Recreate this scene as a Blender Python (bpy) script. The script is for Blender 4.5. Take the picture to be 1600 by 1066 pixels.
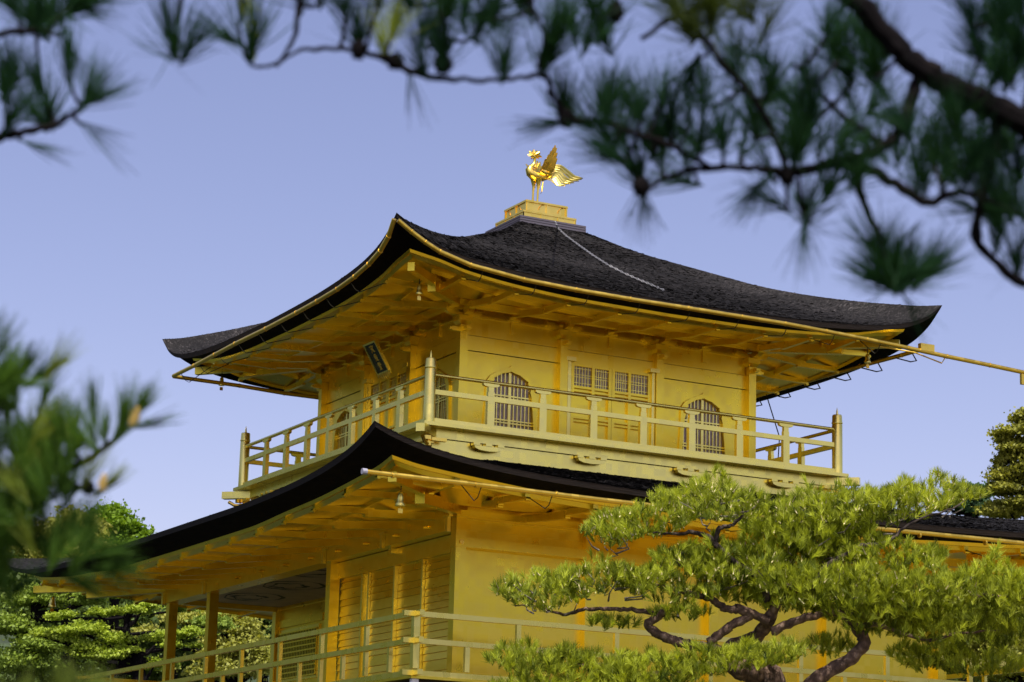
import bpy, math, random
import numpy as np
from mathutils import Vector, Matrix
random.seed(7); rng = np.random.default_rng(11)
SC = bpy.context.scene; COL = SC.collection
for o in list(bpy.data.objects): bpy.data.objects.remove(o)
ZO = 8.5                                   # height of the upper balcony deck above the ground; all data below is relative to it

# ------------------------------------------------------------------ camera, sky, sun, exposure
YAW, PITCH, ROLL = 0.4841, 0.2251, 0.0280
CAM = Vector((-19.1751, -35.6933, -6.8225)); FPX = 3696.86
FW = Vector((math.sin(YAW)*math.cos(PITCH), math.cos(YAW)*math.cos(PITCH), math.sin(PITCH)))
_r = FW.cross(Vector((0, 0, 1))).normalized(); _u = _r.cross(FW)
RT = _r*math.cos(ROLL) + _u*math.sin(ROLL); UP = -_r*math.sin(ROLL) + _u*math.cos(ROLL)
cd = bpy.data.cameras.new('camera'); cam = bpy.data.objects.new('camera', cd); COL.objects.link(cam); SC.camera = cam
cd.sensor_width = 36; cd.lens = FPX/1600*36; cd.clip_start = 0.1; cd.clip_end = 2000
M = Matrix(((RT.x, UP.x, -FW.x, CAM.x), (RT.y, UP.y, -FW.y, CAM.y), (RT.z, UP.z, -FW.z, CAM.z+ZO), (0, 0, 0, 1)))
cam.matrix_world = M
cd.dof.use_dof = True; cd.dof.focus_distance = 29; cd.dof.aperture_fstop = 5.6; cd.dof.aperture_blades = 0

SUN_TO = Vector((-0.20, -0.53, 0.95)).normalized()      # towards the sun
EL = math.asin(SUN_TO.z); AZ = math.atan2(SUN_TO.x, SUN_TO.y)
w = bpy.data.worlds.new("World"); SC.world = w; w.use_nodes = True
nt = w.node_tree; nt.nodes.clear()
sky = nt.nodes.new('ShaderNodeTexSky'); sky.sky_type = 'NISHITA'; sky.sun_disc = False
sky.sun_elevation = EL; sky.sun_rotation = AZ; sky.altitude = 0; sky.air_density = 1.0; sky.dust_density = 1.4; sky.ozone_density = 2.0
tint = nt.nodes.new('ShaderNodeMix'); tint.data_type = 'RGBA'; tint.blend_type = 'MULTIPLY'; tint.inputs[0].default_value = 1
tint.inputs[7].default_value = (0.95, 0.735, 0.80, 1)
bg = nt.nodes.new('ShaderNodeBackground'); bg.inputs[1].default_value = 0.13
wo = nt.nodes.new('ShaderNodeOutputWorld')
nt.links.new(sky.outputs[0], tint.inputs[6]); nt.links.new(tint.outputs[2], bg.inputs[0]); nt.links.new(bg.outputs[0], wo.inputs[0])
sd = bpy.data.lights.new('sun', 'SUN'); sd.energy = 3.6; sd.angle = math.radians(0.5); sd.color = (1.0, 0.95, 0.86)
sun = bpy.data.objects.new('sun', sd); COL.objects.link(sun)
sun.rotation_euler = SUN_TO.to_track_quat('Z', 'Y').to_euler(); sun.location = (0, 0, 60)
SC.view_settings.view_transform = 'Standard'; SC.view_settings.look = 'None'; SC.view_settings.gamma = 1; SC.view_settings.exposure = 0.62
SC.cycles.max_bounces = 8; SC.cycles.glossy_bounces = 6; SC.cycles.diffuse_bounces = 3
SC.cycles.transparent_max_bounces = 8; SC.cycles.sample_clamp_indirect = 6

def at(px, py, D):                         # a world-frame point seen at a photo pixel, D metres along the view axis
    return CAM + (FW + RT*((px-800)/FPX) - UP*((py-533)/FPX))*D

# ------------------------------------------------------------------ materials
def newmat(name):
    m = bpy.data.materials.new(name); m.use_nodes = True
    n = m.node_tree; b = n.nodes['Principled BSDF']; return m, n, b
def noise(n, scale, detail=4, vec=None, rough=0.55, stretch=None, uv=False):
    t = n.nodes.new('ShaderNodeTexNoise'); t.inputs['Scale'].default_value = scale; t.inputs['Detail'].default_value = detail
    t.inputs['Roughness'].default_value = rough
    tc = n.nodes.new('ShaderNodeTexCoord'); src = tc.outputs['UV' if uv else 'Object']
    if stretch:
        mp = n.nodes.new('ShaderNodeMapping'); mp.inputs['Scale'].default_value = stretch
        n.links.new(src, mp.inputs[0]); src = mp.outputs[0]
    n.links.new(src, t.inputs['Vector']); return t.outputs['Fac']
def ramp(n, src, stops):
    r = n.nodes.new('ShaderNodeValToRGB'); e = r.color_ramp.elements
    while len(e) < len(stops): e.new(0.5)
    for k, (p, c) in enumerate(stops): e[k].position = p; e[k].color = (*c, 1) if len(c) == 3 else c
    n.links.new(src, r.inputs[0]); return r.outputs[0]
def bump(n, b, src, strength, dist):
    bp = n.nodes.new('ShaderNodeBump'); bp.inputs['Strength'].default_value = strength; bp.inputs['Distance'].default_value = dist
    n.links.new(src, bp.inputs['Height']); n.links.new(bp.outputs[0], b.inputs['Normal'])
def mathn(n, op, a, bv):
    m = n.nodes.new('ShaderNodeMath'); m.operation = op
    n.links.new(a, m.inputs[0])
    if hasattr(bv, 'links'): n.links.new(bv, m.inputs[1])
    else: m.inputs[1].default_value = bv
    return m.outputs[0]
def gold(name, c1, c2, rough, leaf=9.0, bs=0.05):
    m, n, b = newmat(name)
    b.inputs['Metallic'].default_value = 1
    # square gold leaves, about 11 cm, laid in a grid: faint seams and slightly different tone from leaf to leaf
    tc = n.nodes.new('ShaderNodeTexCoord')
    mp = n.nodes.new('ShaderNodeMapping'); mp.inputs['Scale'].default_value = (leaf, leaf, leaf); mp.inputs['Location'].default_value = (.37, .21, .13)
    n.links.new(tc.outputs['Object'], mp.inputs[0])
    fl = n.nodes.new('ShaderNodeVectorMath'); fl.operation = 'FLOOR'; n.links.new(mp.outputs[0], fl.inputs[0])
    wn = n.nodes.new('ShaderNodeTexWhiteNoise'); wn.noise_dimensions = '3D'; n.links.new(fl.outputs[0], wn.inputs['Vector'])
    big = noise(n, 0.9, 5, rough=0.6)
    s1 = mathn(n, 'ADD', mathn(n, 'MULTIPLY', big, 0.6), mathn(n, 'MULTIPLY', wn.outputs['Value'], 0.4))
    n.links.new(ramp(n, s1, [(0.3, c1), (0.72, c2)]), b.inputs['Base Color'])
    r1 = mathn(n, 'MULTIPLY', wn.outputs['Value'], 0.10)
    r2 = mathn(n, 'MULTIPLY', noise(n, 3, 5), 0.10)
    n.links.new(mathn(n, 'ADD', mathn(n, 'ADD', r1, r2), rough-0.095), b.inputs['Roughness'])
    bump(n, b, noise(n, 14, 3, stretch=(1, 1, 0.25)), bs, 0.004)
    return m
def plain(name, c, rough=0.6, metal=0.0, var=0.15, sc=8, bs=0.2, bd=0.003, stretch=None):
    m, n, b = newmat(name); b.inputs['Roughness'].default_value = rough; b.inputs['Metallic'].default_value = metal
    d = tuple(x*(1-var) for x in c); u = tuple(min(1, x*(1+var)) for x in c)
    nf = noise(n, sc, 6, stretch=stretch)
    n.links.new(ramp(n, nf, [(0.3, d), (0.7, u)]), b.inputs['Base Color'])
    bump(n, b, nf, bs, bd); return m
MT = {}
MT['gold'] = gold('gold_leaf', (0.95, 0.70, 0.055), (0.995, 0.76, 0.095), 0.32)
MT['gold_pale'] = gold('gold_leaf_sky_pale', (0.95, 0.78, 0.17), (0.98, 0.83, 0.23), 0.30)  # paler than gold: sky reflection on rails and posts put into the colour
MT['gold_bright'] = gold('polished_gold', (0.95, 0.66, 0.10), (1.0, 0.74, 0.16), 0.28, bs=0.1)
MT['gold_gutter'] = gold('gilt_gutter', (0.86, 0.58, 0.08), (0.93, 0.66, 0.11), 0.36, bs=0.1)
MT['wire'] = plain('dark_wire', (0.05, 0.045, 0.03), 0.6, 0.6)
MT['paper'] = plain('window_paper', (0.50, 0.43, 0.42), 0.8)
MT['dark'] = plain('dark_void', (0.02, 0.016, 0.012), 0.9)
MT['slate'] = plain('dark_shingled_plinth', (0.09, 0.08, 0.10), 0.7, sc=20, stretch=(1, 1, 6))
MT['white_wall'] = plain('white_plaster', (0.75, 0.74, 0.72), 0.9)
MT['cap_grey'] = plain('pale_grey_cap', (0.30, 0.30, 0.36), 0.6)
MT['timber'] = plain('dark_timber', (0.06, 0.04, 0.03), 0.75, stretch=(1, 1, 0.1))
MT['ceiling'] = plain('pale_painted_ceiling', (0.50, 0.42, 0.30), 0.7, sc=3)
MT['painting'] = plain('dark_ceiling_painting', (0.05, 0.075, 0.045), 0.7, sc=9, var=.6)
MT['plaque'] = plain('dark_plaque', (0.015, 0.03, 0.022), 0.5)
MT['chain'] = plain('galvanised_chain', (0.35, 0.35, 0.35), 0.5, 0.6)
MT['bark'] = None

def roof_material():
    m, n, b = newmat('weathered_bark_shingle')
    f1 = noise(n, 6.5, 8, uv=True, stretch=(1.3, 13, 1), rough=0.78)
    f2 = noise(n, 0.7, 6, uv=True, stretch=(0.8, 2.2, 1), rough=0.65)
    at_ = n.nodes.new('ShaderNodeAttribute'); at_.attribute_name = 'tone'
    s = mathn(n, 'ADD', mathn(n, 'MULTIPLY', f1, 0.55), mathn(n, 'MULTIPLY', f2, 0.45))
    s = mathn(n, 'ADD', s, mathn(n, 'MULTIPLY', at_.outputs['Fac'], 0.30))
    c = ramp(n, s, [(0.34, (0.0055, 0.005, 0.0045)), (0.55, (0.010, 0.0092, 0.0087)), (0.72, (0.022, 0.020, 0.019)), (0.92, (0.11, 0.10, 0.095))])
    n.links.new(c, b.inputs['Base Color']); b.inputs['Roughness'].default_value = 0.85
    b.inputs['Specular IOR Level'].default_value = 0.25
    bump(n, b, f1, 0.5, 0.004); return m
MT['roof'] = roof_material()
MT['roof_edge'] = plain('cut_bark_roof_edge', (0.0045, 0.0035, 0.0035), 0.85, var=0.6, sc=6, stretch=(1, 1, 10), bs=0.6, bd=0.01)
MT['roof_edge'].node_tree.nodes['Principled BSDF'].inputs['Specular IOR Level'].default_value = .08
MT['roof_rim'] = plain('brown_bark_rim', (0.014, 0.009, 0.007), 0.85, var=0.5, sc=6, stretch=(1, 1, 10), bs=0.6, bd=0.01)

def leaf_mat(name, c1, c2, trans=0.45, rough=0.55, scale=1.6, spec=0.3):
    m, n, b = newmat(name); out = n.nodes['Material Output']
    a = n.nodes.new('ShaderNodeAttribute'); a.attribute_name = 'tone'
    s = mathn(n, 'ADD', mathn(n, 'MULTIPLY', noise(n, scale, 3), 0.5), mathn(n, 'MULTIPLY', a.outputs['Fac'], 0.5))
    col = ramp(n, s, [(0.22, c1), (0.72, c2)])
    n.links.new(col, b.inputs['Base Color']); b.inputs['Roughness'].default_value = rough
    b.inputs['Specular IOR Level'].default_value = spec
    tr = n.nodes.new('ShaderNodeBsdfTranslucent'); 
    mx2 = n.nodes.new('ShaderNodeMix'); mx2.data_type = 'RGBA'; mx2.blend_type = 'MULTIPLY'; mx2.inputs[0].default_value = 1
    n.links.new(col, mx2.inputs[6]); mx2.inputs[7].default_value = (1.15, 1.1, 0.5, 1)
    n.links.new(mx2.outputs[2], tr.inputs['Color'])
    mx = n.nodes.new('ShaderNodeMixShader'); mx.inputs[0].default_value = trans
    n.links.new(b.outputs[0], mx.inputs[1]); n.links.new(tr.outputs[0], mx.inputs[2]); n.links.new(mx.outputs[0], out.inputs[0])
    return m
MT['needle_mid'] = leaf_mat('garden_pine_needles', (0.045, 0.085, 0.004), (0.60, 0.67, 0.05))
MT['candle'] = plain('pine_candles', (0.70, 0.60, 0.30), 0.6)
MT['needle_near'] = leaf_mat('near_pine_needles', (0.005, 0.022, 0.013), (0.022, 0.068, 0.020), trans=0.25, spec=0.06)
MT['needle_young'] = leaf_mat('young_pine_needles', (0.14, 0.20, 0.03), (0.36, 0.44, 0.07), trans=0.4)
MT['needle_left'] = leaf_mat('left_pine_needles', (0.010, 0.04, 0.012), (0.14, 0.27, 0.035), trans=0.42, spec=0.1)
MT['needle_far'] = leaf_mat('far_pine_needles', (0.09, 0.16, 0.014), (0.50, 0.62, 0.06), trans=0.35, scale=.5)
MT['needle_conifer'] = leaf_mat('olive_conifer_leaves', (0.07, 0.10, 0.015), (0.42, 0.42, 0.06), trans=.35, scale=.6)
MT['leaf_olive'] = leaf_mat('mid_green_leaves', (0.07, 0.13, 0.02), (0.34, 0.46, 0.06), trans=.35, scale=.6)
MT['leaf_lime'] = leaf_mat('lime_green_leaves', (0.10, 0.20, 0.01), (0.24, 0.38, 0.02), trans=0.45, scale=.5)
MT['leaf_tan'] = leaf_mat('flowering_tan_leaves', (0.16, 0.18, 0.03), (0.48, 0.49, 0.09), trans=0.35, scale=.5)
MT['leaf_dark'] = leaf_mat('dark_evergreen_leaves', (0.03, 0.06, 0.015), (0.15, 0.22, 0.04), trans=0.25, scale=.5)
MT['leaf_blue'] = leaf_mat('bluish_green_leaves', (0.03, 0.08, 0.03), (0.10, 0.19, 0.07), trans=0.35, scale=.5)

def bark_mat(name, dark, mid, light):
    m, n, b = newmat(name)
    f = noise(n, 9, 8, rough=0.7, stretch=(1, 1, 0.6))
    vo = n.nodes.new('ShaderNodeTexVoronoi'); vo.inputs['Scale'].default_value = 14; vo.feature = 'DISTANCE_TO_EDGE'
    tc = n.nodes.new('ShaderNodeTexCoord'); n.links.new(tc.outputs['Object'], vo.inputs['Vector'])
    s = mathn(n, 'ADD', mathn(n, 'MULTIPLY', f, 0.8), mathn(n, 'MULTIPLY', vo.outputs['Distance'], 0.5))
    n.links.new(ramp(n, s, [(0.3, dark), (0.5, mid), (0.72, light)]), b.inputs['Base Color']); b.inputs['Roughness'].default_value = 0.9
    bump(n, b, s, 1.0, 0.02); return m
MT['bark_mid'] = bark_mat('garden_pine_bark', (0.035, 0.022, 0.016), (0.15, 0.09, 0.06), (0.38, 0.27, 0.20))
MT['twig'] = bark_mat('grey_twig_bark', (0.06, 0.05, 0.04), (0.20, 0.17, 0.14), (0.40, 0.36, 0.31))
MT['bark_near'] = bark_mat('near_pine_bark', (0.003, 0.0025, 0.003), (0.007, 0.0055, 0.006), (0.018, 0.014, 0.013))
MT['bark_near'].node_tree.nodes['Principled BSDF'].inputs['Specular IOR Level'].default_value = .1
MT['bark_dark'] = bark_mat('dark_upper_bark', (0.02, 0.013, 0.01), (0.05, 0.034, 0.027), (0.16, 0.12, 0.10))

# ------------------------------------------------------------------ mesh builder
class MB:
    def __init__(s): s.v = []; s.f = []; s.uv = None; s.sm = False
    def quad(s, *p):
        k = len(s.v); s.v += [tuple(q) for q in p]; s.f.append(tuple(range(k, k+len(p))))
    def hexa(s, p):        # 8 points: bottom loop 0-3, top loop 4-7
        k = len(s.v); s.v += [tuple(q) for q in p]
        for f in ((0, 3, 2, 1), (4, 5, 6, 7), (0, 1, 5, 4), (1, 2, 6, 5), (2, 3, 7, 6), (3, 0, 4, 7)): s.f.append(tuple(k+i for i in f))
    def box(s, x0, x1, y0, y1, z0, z1):
        s.hexa([(x0, y0, z0), (x1, y0, z0), (x1, y1, z0), (x0, y1, z0), (x0, y0, z1), (x1, y0, z1), (x1, y1, z1), (x0, y1, z1)])
    def beam(s, a, b, w, h, up=(0, 0, 1), chamfer=False):   # bar from a to b; a,b on the axis
        a = Vector(a); b = Vector(b); d = (b-a).normalized(); sd_ = d.cross(Vector(up)).normalized(); u = sd_.cross(d)
        P_ = []
        for c in (a, b):
            P_.append([c - sd_*w/2 - u*h/2, c + sd_*w/2 - u*h/2, c + sd_*w/2 + u*h/2, c - sd_*w/2 + u*h/2])
        s.hexa(P_[0]+P_[1])
    def tube(s, pts, rad, n=8, cap=True, uv=False):
        pts = [Vector(p) for p in pts]
        if not hasattr(rad, '__len__'): rad = [rad]*len(pts)
        k0 = len(s.v); prev = None
        for i, p in enumerate(pts):
            d = (pts[min(i+1, len(pts)-1)] - pts[max(i-1, 0)]).normalized()
            if prev is None:
                a = d.cross(Vector((0, 0, 1)));
                if a.length < 1e-3: a = d.cross(Vector((1, 0, 0)))
                a.normalize()
            else:
                a = (prev - d*prev.dot(d)).normalized()
            prev = a; b = d.cross(a)
            for j in range(n):
                t = 2*math.pi*j/n; s.v.append(tuple(p + (a*math.cos(t) + b*math.sin(t))*rad[i]))
        for i in range(len(pts)-1):
            for j in range(n):
                q = k0+i*n; j2 = (j+1) % n; s.f.append((q+j, q+j2, q+n+j2, q+n+j))
        if cap:
            s.f.append(tuple(k0+j for j in range(n))[::-1]); s.f.append(tuple(k0+(len(pts)-1)*n+j for j in range(n)))
    def lathe(s, c, prof, n=16):      # prof: (r, z)
        s.tube([(c[0], c[1], c[2]+z) for r, z in prof], [max(r, 1e-4) for r, z in prof], n)
    def build(s, name, mat, parent=None, smooth=False, origin=None):
        me = bpy.data.meshes.new(name)
        off = Vector((0, 0, ZO)) if origin is None else -Vector(origin)
        me.from_pydata([(x+off[0], y+off[1], z+off[2]) for x, y, z in s.v], [], s.f)
        me.materials.append(mat if not isinstance(mat, str) else MT[mat])
        if smooth:
            me.polygons.foreach_set('use_smooth', [True]*len(me.polygons))
            try: me.set_sharp_from_angle(angle=math.radians(40))
            except Exception: pass
        o = bpy.data.objects.new(name, me); COL.objects.link(o)
        if origin is not None and parent is None: o.location = (origin[0], origin[1], origin[2]+ZO)
        if origin is not None and parent is not None:
            o.location = (origin[0], origin[1], origin[2]+ZO)
        if parent is not None:
            o.parent = parent; o.location = Vector(o.location) - WL[parent.name]
        WL[o.name] = Vector((origin[0], origin[1], origin[2]+ZO)) if origin is not None else Vector((0, 0, 0))
        return o
WL = {}                                    # where each object's own frame sits in the world
def tag(o, label=None, cat=None, group=None, kind=None):
    if label: o['label'] = label
    if cat: o['category'] = cat
    if group: o['group'] = group
    if kind: o['kind'] = kind
    return o
def empty(name, loc, **k):                 # loc relative to the deck height
    o = bpy.data.objects.new(name, None); COL.objects.link(o); o.location = (loc[0], loc[1], loc[2]+ZO); o.empty_display_size = .3
    WL[o.name] = Vector(o.location); tag(o, **k); return o
def np_mesh(name, V, F, mat, parent=None, tone=None, tone_domain='FACE', label=None, **k):
    V = np.asarray(V, dtype=np.float32); F = np.asarray(F, dtype=np.int32)
    V = V + np.array([0, 0, ZO], dtype=np.float32)
    me = bpy.data.meshes.new(name); nf, c = F.shape
    me.vertices.add(len(V)); me.vertices.foreach_set('co', V.ravel())
    me.loops.add(nf*c); me.loops.foreach_set('vertex_index', F.ravel())
    me.polygons.add(nf); me.polygons.foreach_set('loop_start', np.arange(0, nf*c, c, dtype=np.int32)); me.polygons.foreach_set('loop_total', np.full(nf, c, dtype=np.int32))
    if tone is not None:
        a = me.attributes.new('tone', 'FLOAT', tone_domain); a.data.foreach_set('value', np.asarray(tone, dtype=np.float32))
    me.update(calc_edges=True); me.validate()
    me.materials.append(MT[mat] if isinstance(mat, str) else mat)
    o = bpy.data.objects.new(name, me); COL.objects.link(o)
    if parent is not None: o.parent = parent; o.location = -WL[parent.name]
    WL[o.name] = Vector((0, 0, 0)); tag(o, label=label, **k); return o

def P(k, u, w, z):      # side frames: k 0 east (towards camera right face), 1 south, 2 west, 3 north
    return ((u, -w, z), (-w, u, z), (u, w, z), (w, u, z))[k]
def sbox(m, k, u0, u1, w0, w1, z0, z1):
    m.hexa([P(k, u0, w0, z0), P(k, u1, w0, z0), P(k, u1, w1, z0), P(k, u0, w1, z0), P(k, u0, w0, z1), P(k, u1, w0, z1), P(k, u1, w1, z1), P(k, u0, w1, z1)])
def interp(t, tab):
    if t <= tab[0][0]: return tab[0][1]
    for (a, va), (b, vb) in zip(tab, tab[1:]):
        if t <= b: return va + (vb-va)*(t-a)/(b-a)
    return tab[-1][1]
def sm_interp(tab):
    X = np.array([a for a, _ in tab], float); Y = np.array([b for _, b in tab], float)
    d = np.diff(Y)/np.diff(X); mm = np.zeros(len(X)); mm[0] = d[0]; mm[-1] = d[-1]
    for i in range(1, len(X)-1):
        mm[i] = 0 if d[i-1]*d[i] <= 0 else 2*d[i-1]*d[i]/(d[i-1]+d[i])
    def f(t):
        t = np.clip(np.asarray(t, float), X[0], X[-1]); i = np.clip(np.searchsorted(X, t)-1, 0, len(X)-2)
        h = X[i+1]-X[i]; s = (t-X[i])/h
        return Y[i]*(2*s**3-3*s**2+1)+mm[i]*h*(s**3-2*s**2+s)+Y[i+1]*(-2*s**3+3*s**2)+mm[i+1]*h*(s**3-s**2)
    return f

# ------------------------------------------------------------------ the pavilion
pav = empty('golden_pavilion', (0, 0, -8.0), label='gold leafed three storey pavilion with dark curved bark roofs and balconies', cat='pavilion')

# --- upper roof
ridge1 = sm_interp([(.60, 4.42), (.914, 4.231), (1.177, 4.063), (1.543, 3.87), (2.06, 3.63), (2.47, 3.44), (2.93, 3.237), (3.67, 3.008), (4.4, 2.854), (4.89, 2.79), (5.05, 2.79)])
drop1 = sm_interp([(0, 0), (.335, .245), (.75, .41), (1.33, .525), (2.08, .60), (3.0, .65), (4.1, .675), (5.05, .685)])
E1 = 5.05
def roof1(x, y):
    r = np.maximum(np.abs(x), np.abs(y)); m_ = np.minimum(np.abs(x), np.abs(y))
    c = (r-m_)*(E1/np.maximum(r, .5))
    return ridge1(r) - drop1(c)*(np.clip((r-.6)/(E1-.6), 0, 1)**2.0)
bot1 = sm_interp([(0, .42), (.5, .33), (1.0, .20), (2.0, .075), (3.0, .02), (4.6, 0)])
def zb1(c): return 2.035 + bot1(c)*(.37/.42)
# --- lower roof
A2, B2 = 6.8, 8.42
prof2 = sm_interp([(0, -1.60), (1, -1.38), (2, -1.12), (3.1, -.83), (4.7, -.36), (6, .1), (7, .4)])
lift2 = sm_interp([(0, .52), (.14, .46), (.35, .385), (.7, .29), (1.2, .20), (1.73, .135), (2.5, .075), (3.4, .035), (5, 0), (9, 0)])
def roof2(x, y):
    ax = A2-np.abs(x); ay = B2-np.abs(y); d = np.minimum(ax, ay); c = np.maximum(ax, ay)-d
    k = np.clip(1-d/3.5, 0, 1)**1.6
    return prof2(d) + lift2(c)*k - 0.0
bot2 = sm_interp([(0, .39), (.4, .31), (.8, .265), (1.5, .20), (2.4, .13), (3.5, .08), (5, .01), (9, 0)])
def zb2(c): return -1.79 + bot2(c)

def roof_mesh(name, fn, hx, hy, inner, nu, nv, shingles, parent, wgt=(1, 1, 1, 1)):
    V = []; F = []; UV = []
    tone = []
    for k in range(4):
        hw, hu = (hy, hx) if k in (0, 2) else (hx, hy)
        base = len(V)
        for j in range(nv+1):
            d = j/nv*(min(hx, hy)-inner)
            w_ = hw-d
            for i in range(nu+1):
                s = -math.cos(math.pi*i/nu) if True else 0
                s = s*0.6 + (2*i/nu-1)*0.4
                u = s*(hu-d)
                x, y, _ = P(k, u, w_, 0); V.append((x, y, float(fn(x, y)))); UV.append((u+20*k, d))
        for j in range(nv):
            for i in range(nu):
                a = base+j*(nu+1)+i
                F.append((a, a+1, a+nu+2, a+nu+1) if k in (0, 3) else (a+nu+1, a+nu+2, a+1, a)); tone.append(0.3)
    V = np.array(V); F = np.array(F)
    n = shingles; k = rng.choice(4, n, p=np.array(wgt)/sum(wgt)); dm = min(hx, hy)-inner
    d = rng.random(n)*dm
    hw = np.where(k % 2 == 0, hy, hx); hu = np.where(k % 2 == 0, hx, hy)
    u = (rng.random(n)*2-1)*(hu-d)
    L = rng.uniform(.02, .085, n); T = rng.uniform(.008, .022, n); lift = rng.uniform(.0004, .0030, n)*np.where(rng.random(n) < .05, 4, 1)*np.where(hu-d-np.abs(u) < .15, 1.5, 1)
    sk = rng.normal(0, .012, n)
    q = []
    for du, dd, lf in ((-.5, 0, 1), (.5, 0, 1), (.5, 1, 0), (-.5, 1, 0)):
        uu = u+du*L; d2 = np.clip(d+dd*T+sk*du*2, 0, dm); ww = hw-d2
        lim = hu-d2; uu = np.clip(uu, -lim, lim)
        x = np.select([k == 0, k == 1, k == 2], [uu, -ww, uu], ww); y = np.select([k == 0, k == 1, k == 2], [-ww, uu, ww], uu)
        q.append((np.stack([x, y, fn(x, y)+lift*lf+.002], 1), uu+20*k, d2))
    QV = np.stack([a[0] for a in q], 1).reshape(-1, 3)
    base = len(V); QF = base+np.arange(4*n).reshape(n, 4)
    V = np.vstack([V, QV]); F = np.vstack([F, QF]); tone = np.concatenate([tone, rng.random(n)])
    o = np_mesh(name, V, F, 'roof', parent, tone)
    me = o.data; uvl = me.uv_layers.new(name='UVMap')
    allu = np.concatenate([np.array(UV), np.stack([np.stack([a[1] for a in q], 1).ravel(), np.stack([a[2] for a in q], 1).ravel()], 1)])
    li = np.zeros(len(me.loops), dtype=np.int32); me.loops.foreach_get('vertex_index', li)
    uvl.data.foreach_set('uv', allu[li].astype(np.float32).ravel())
    return o
ur = roof_mesh('upper_roof', roof1, E1, E1, .62, 96, 40, 190000, pav, (6, 3, 1, 2))
lr = roof_mesh('lower_roof', roof2, A2, B2, 3.3, 110, 26, 120000, pav, (6, 5, 1, 1))

def edge_loops(hx, hy, fz, n=64, top=True):
    """closed rectangular loop of points, fz(c)=height at distance c from the corner (c measured along the eave)"""
    pts = []
    for k, (sx, sy) in enumerate(((1, -1), (1, 1), (-1, 1), (-1, -1))):
        # from corner k-1 to corner k : start (-hx,-hy) -> (hx,-hy) -> (hx,hy) -> (-hx,hy)
        a = ((-hx, -hy), (hx, -hy), (hx, hy), (-hx, hy))[k]; b = ((hx, -hy), (hx, hy), (-hx, hy), (-hx, -hy))[k]
        for i in range(n):
            t = i/n; t = t*.45 + .55*(.5-.5*math.cos(math.pi*t))
            x = a[0]+(b[0]-a[0])*t; y = a[1]+(b[1]-a[1])*t
            ln = math.hypot(b[0]-a[0], b[1]-a[1]); c = min(t, 1-t)*ln
            pts.append((x, y, fz(x, y, c)))
    return pts
def strip(m, loops):
    n = len(loops[0]); k0 = len(m.v)
    for L_ in loops: m.v += L_
    for a in range(len(loops)-1):
        for i in range(n):
            j = (i+1) % n; m.f.append((k0+a*n+i, k0+a*n+j, k0+(a+1)*n+j, k0+(a+1)*n+i))
# roof edges (cut bark), fascia boards, soffits
m = MB(); strip(m, [edge_loops(E1, E1, lambda x, y, c: float(roof1(x, y))+.004), edge_loops(5.02, 5.02, lambda x, y, c: float(roof1(x*E1/5.02, y*E1/5.02))-.075)])
m.build('roof_rim', 'roof_rim', ur, smooth=True)
m = MB(); strip(m, [edge_loops(5.02, 5.02, lambda x, y, c: float(roof1(x*E1/5.02, y*E1/5.02))-.075), edge_loops(4.60, 4.60, lambda x, y, c: float(zb1(c)))])
m.build('roof_edge', 'roof_edge', ur, smooth=True)
m = MB(); strip(m, [edge_loops(4.62, 4.62, lambda x, y, c: float(zb1(c))+.03), edge_loops(4.60, 4.60, lambda x, y, c: float(zb1(c))-.004), edge_loops(4.585, 4.585, lambda x, y, c: float(zb1(c))-.045), edge_loops(4.56, 4.56, lambda x, y, c: float(zb1(c))-.05), edge_loops(4.51, 4.51, lambda x, y, c: float(zb1(c))-.105), edge_loops(4.49, 4.49, lambda x, y, c: float(zb1(c))-.06)])
m.build('fascia_board', 'gold', ur, smooth=True)
def sof1(r): return lambda x, y, c: float(zb1(c+(4.5-r)*.35)) - .06 + (4.5-r)*.055
m = MB(); strip(m, [edge_loops(4.50, 4.50, sof1(4.5)), edge_loops(3.85, 3.85, sof1(3.85))])
strip(m, [edge_loops(3.885, 3.885, lambda x, y, c: sof1(3.88)(x, y, c)+.03), edge_loops(3.88, 3.88, lambda x, y, c: sof1(3.88)(x, y, c)-.05), edge_loops(3.85, 3.85, lambda x, y, c: sof1(3.88)(x, y, c)-.05), edge_loops(3.82, 3.82, lambda x, y, c: sof1(3.88)(x, y, c)+.03), edge_loops(3.3, 3.3, lambda x, y, c: 2.10+.05), edge_loops(2.6, 2.6, lambda x, y, c: 2.30)])
m.build('soffit', 'gold', ur, smooth=True)
m = MB(); strip(m, [edge_loops(A2, B2, lambda x, y, c: float(roof2(x, y))+.004, 90), edge_loops(A2-.03, B2-.03, lambda x, y, c: float(roof2(x*A2/(A2-.03), y*B2/(B2-.03)))-.07, 90)])
m.build('roof_rim', 'roof_rim', lr, smooth=True)
m = MB(); strip(m, [edge_loops(A2-.03, B2-.03, lambda x, y, c: float(roof2(x*A2/(A2-.03), y*B2/(B2-.03)))-.07, 90), edge_loops(6.30, 7.92, lambda x, y, c: float(zb2(c)), 90)])
m.build('roof_edge', 'roof_edge', lr, smooth=True)
m = MB(); strip(m, [edge_loops(6.32, 7.94, lambda x, y, c: float(zb2(c))+.03, 90), edge_loops(6.3, 7.92, lambda x, y, c: float(zb2(c))-.004, 90), edge_loops(6.28, 7.9, lambda x, y, c: float(zb2(c))-.05, 90), edge_loops(6.25, 7.87, lambda x, y, c: float(zb2(c))-.055, 90), edge_loops(6.2, 7.82, lambda x, y, c: float(zb2(c))-.115, 90), edge_loops(6.18, 7.80, lambda x, y, c: float(zb2(c))-.06, 90)])
m.build('fascia_board', 'gold', lr, smooth=True)
def sof2(d): return lambda x, y, c: float(zb2(c+d*.35)) - .065 + d*.045
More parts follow.
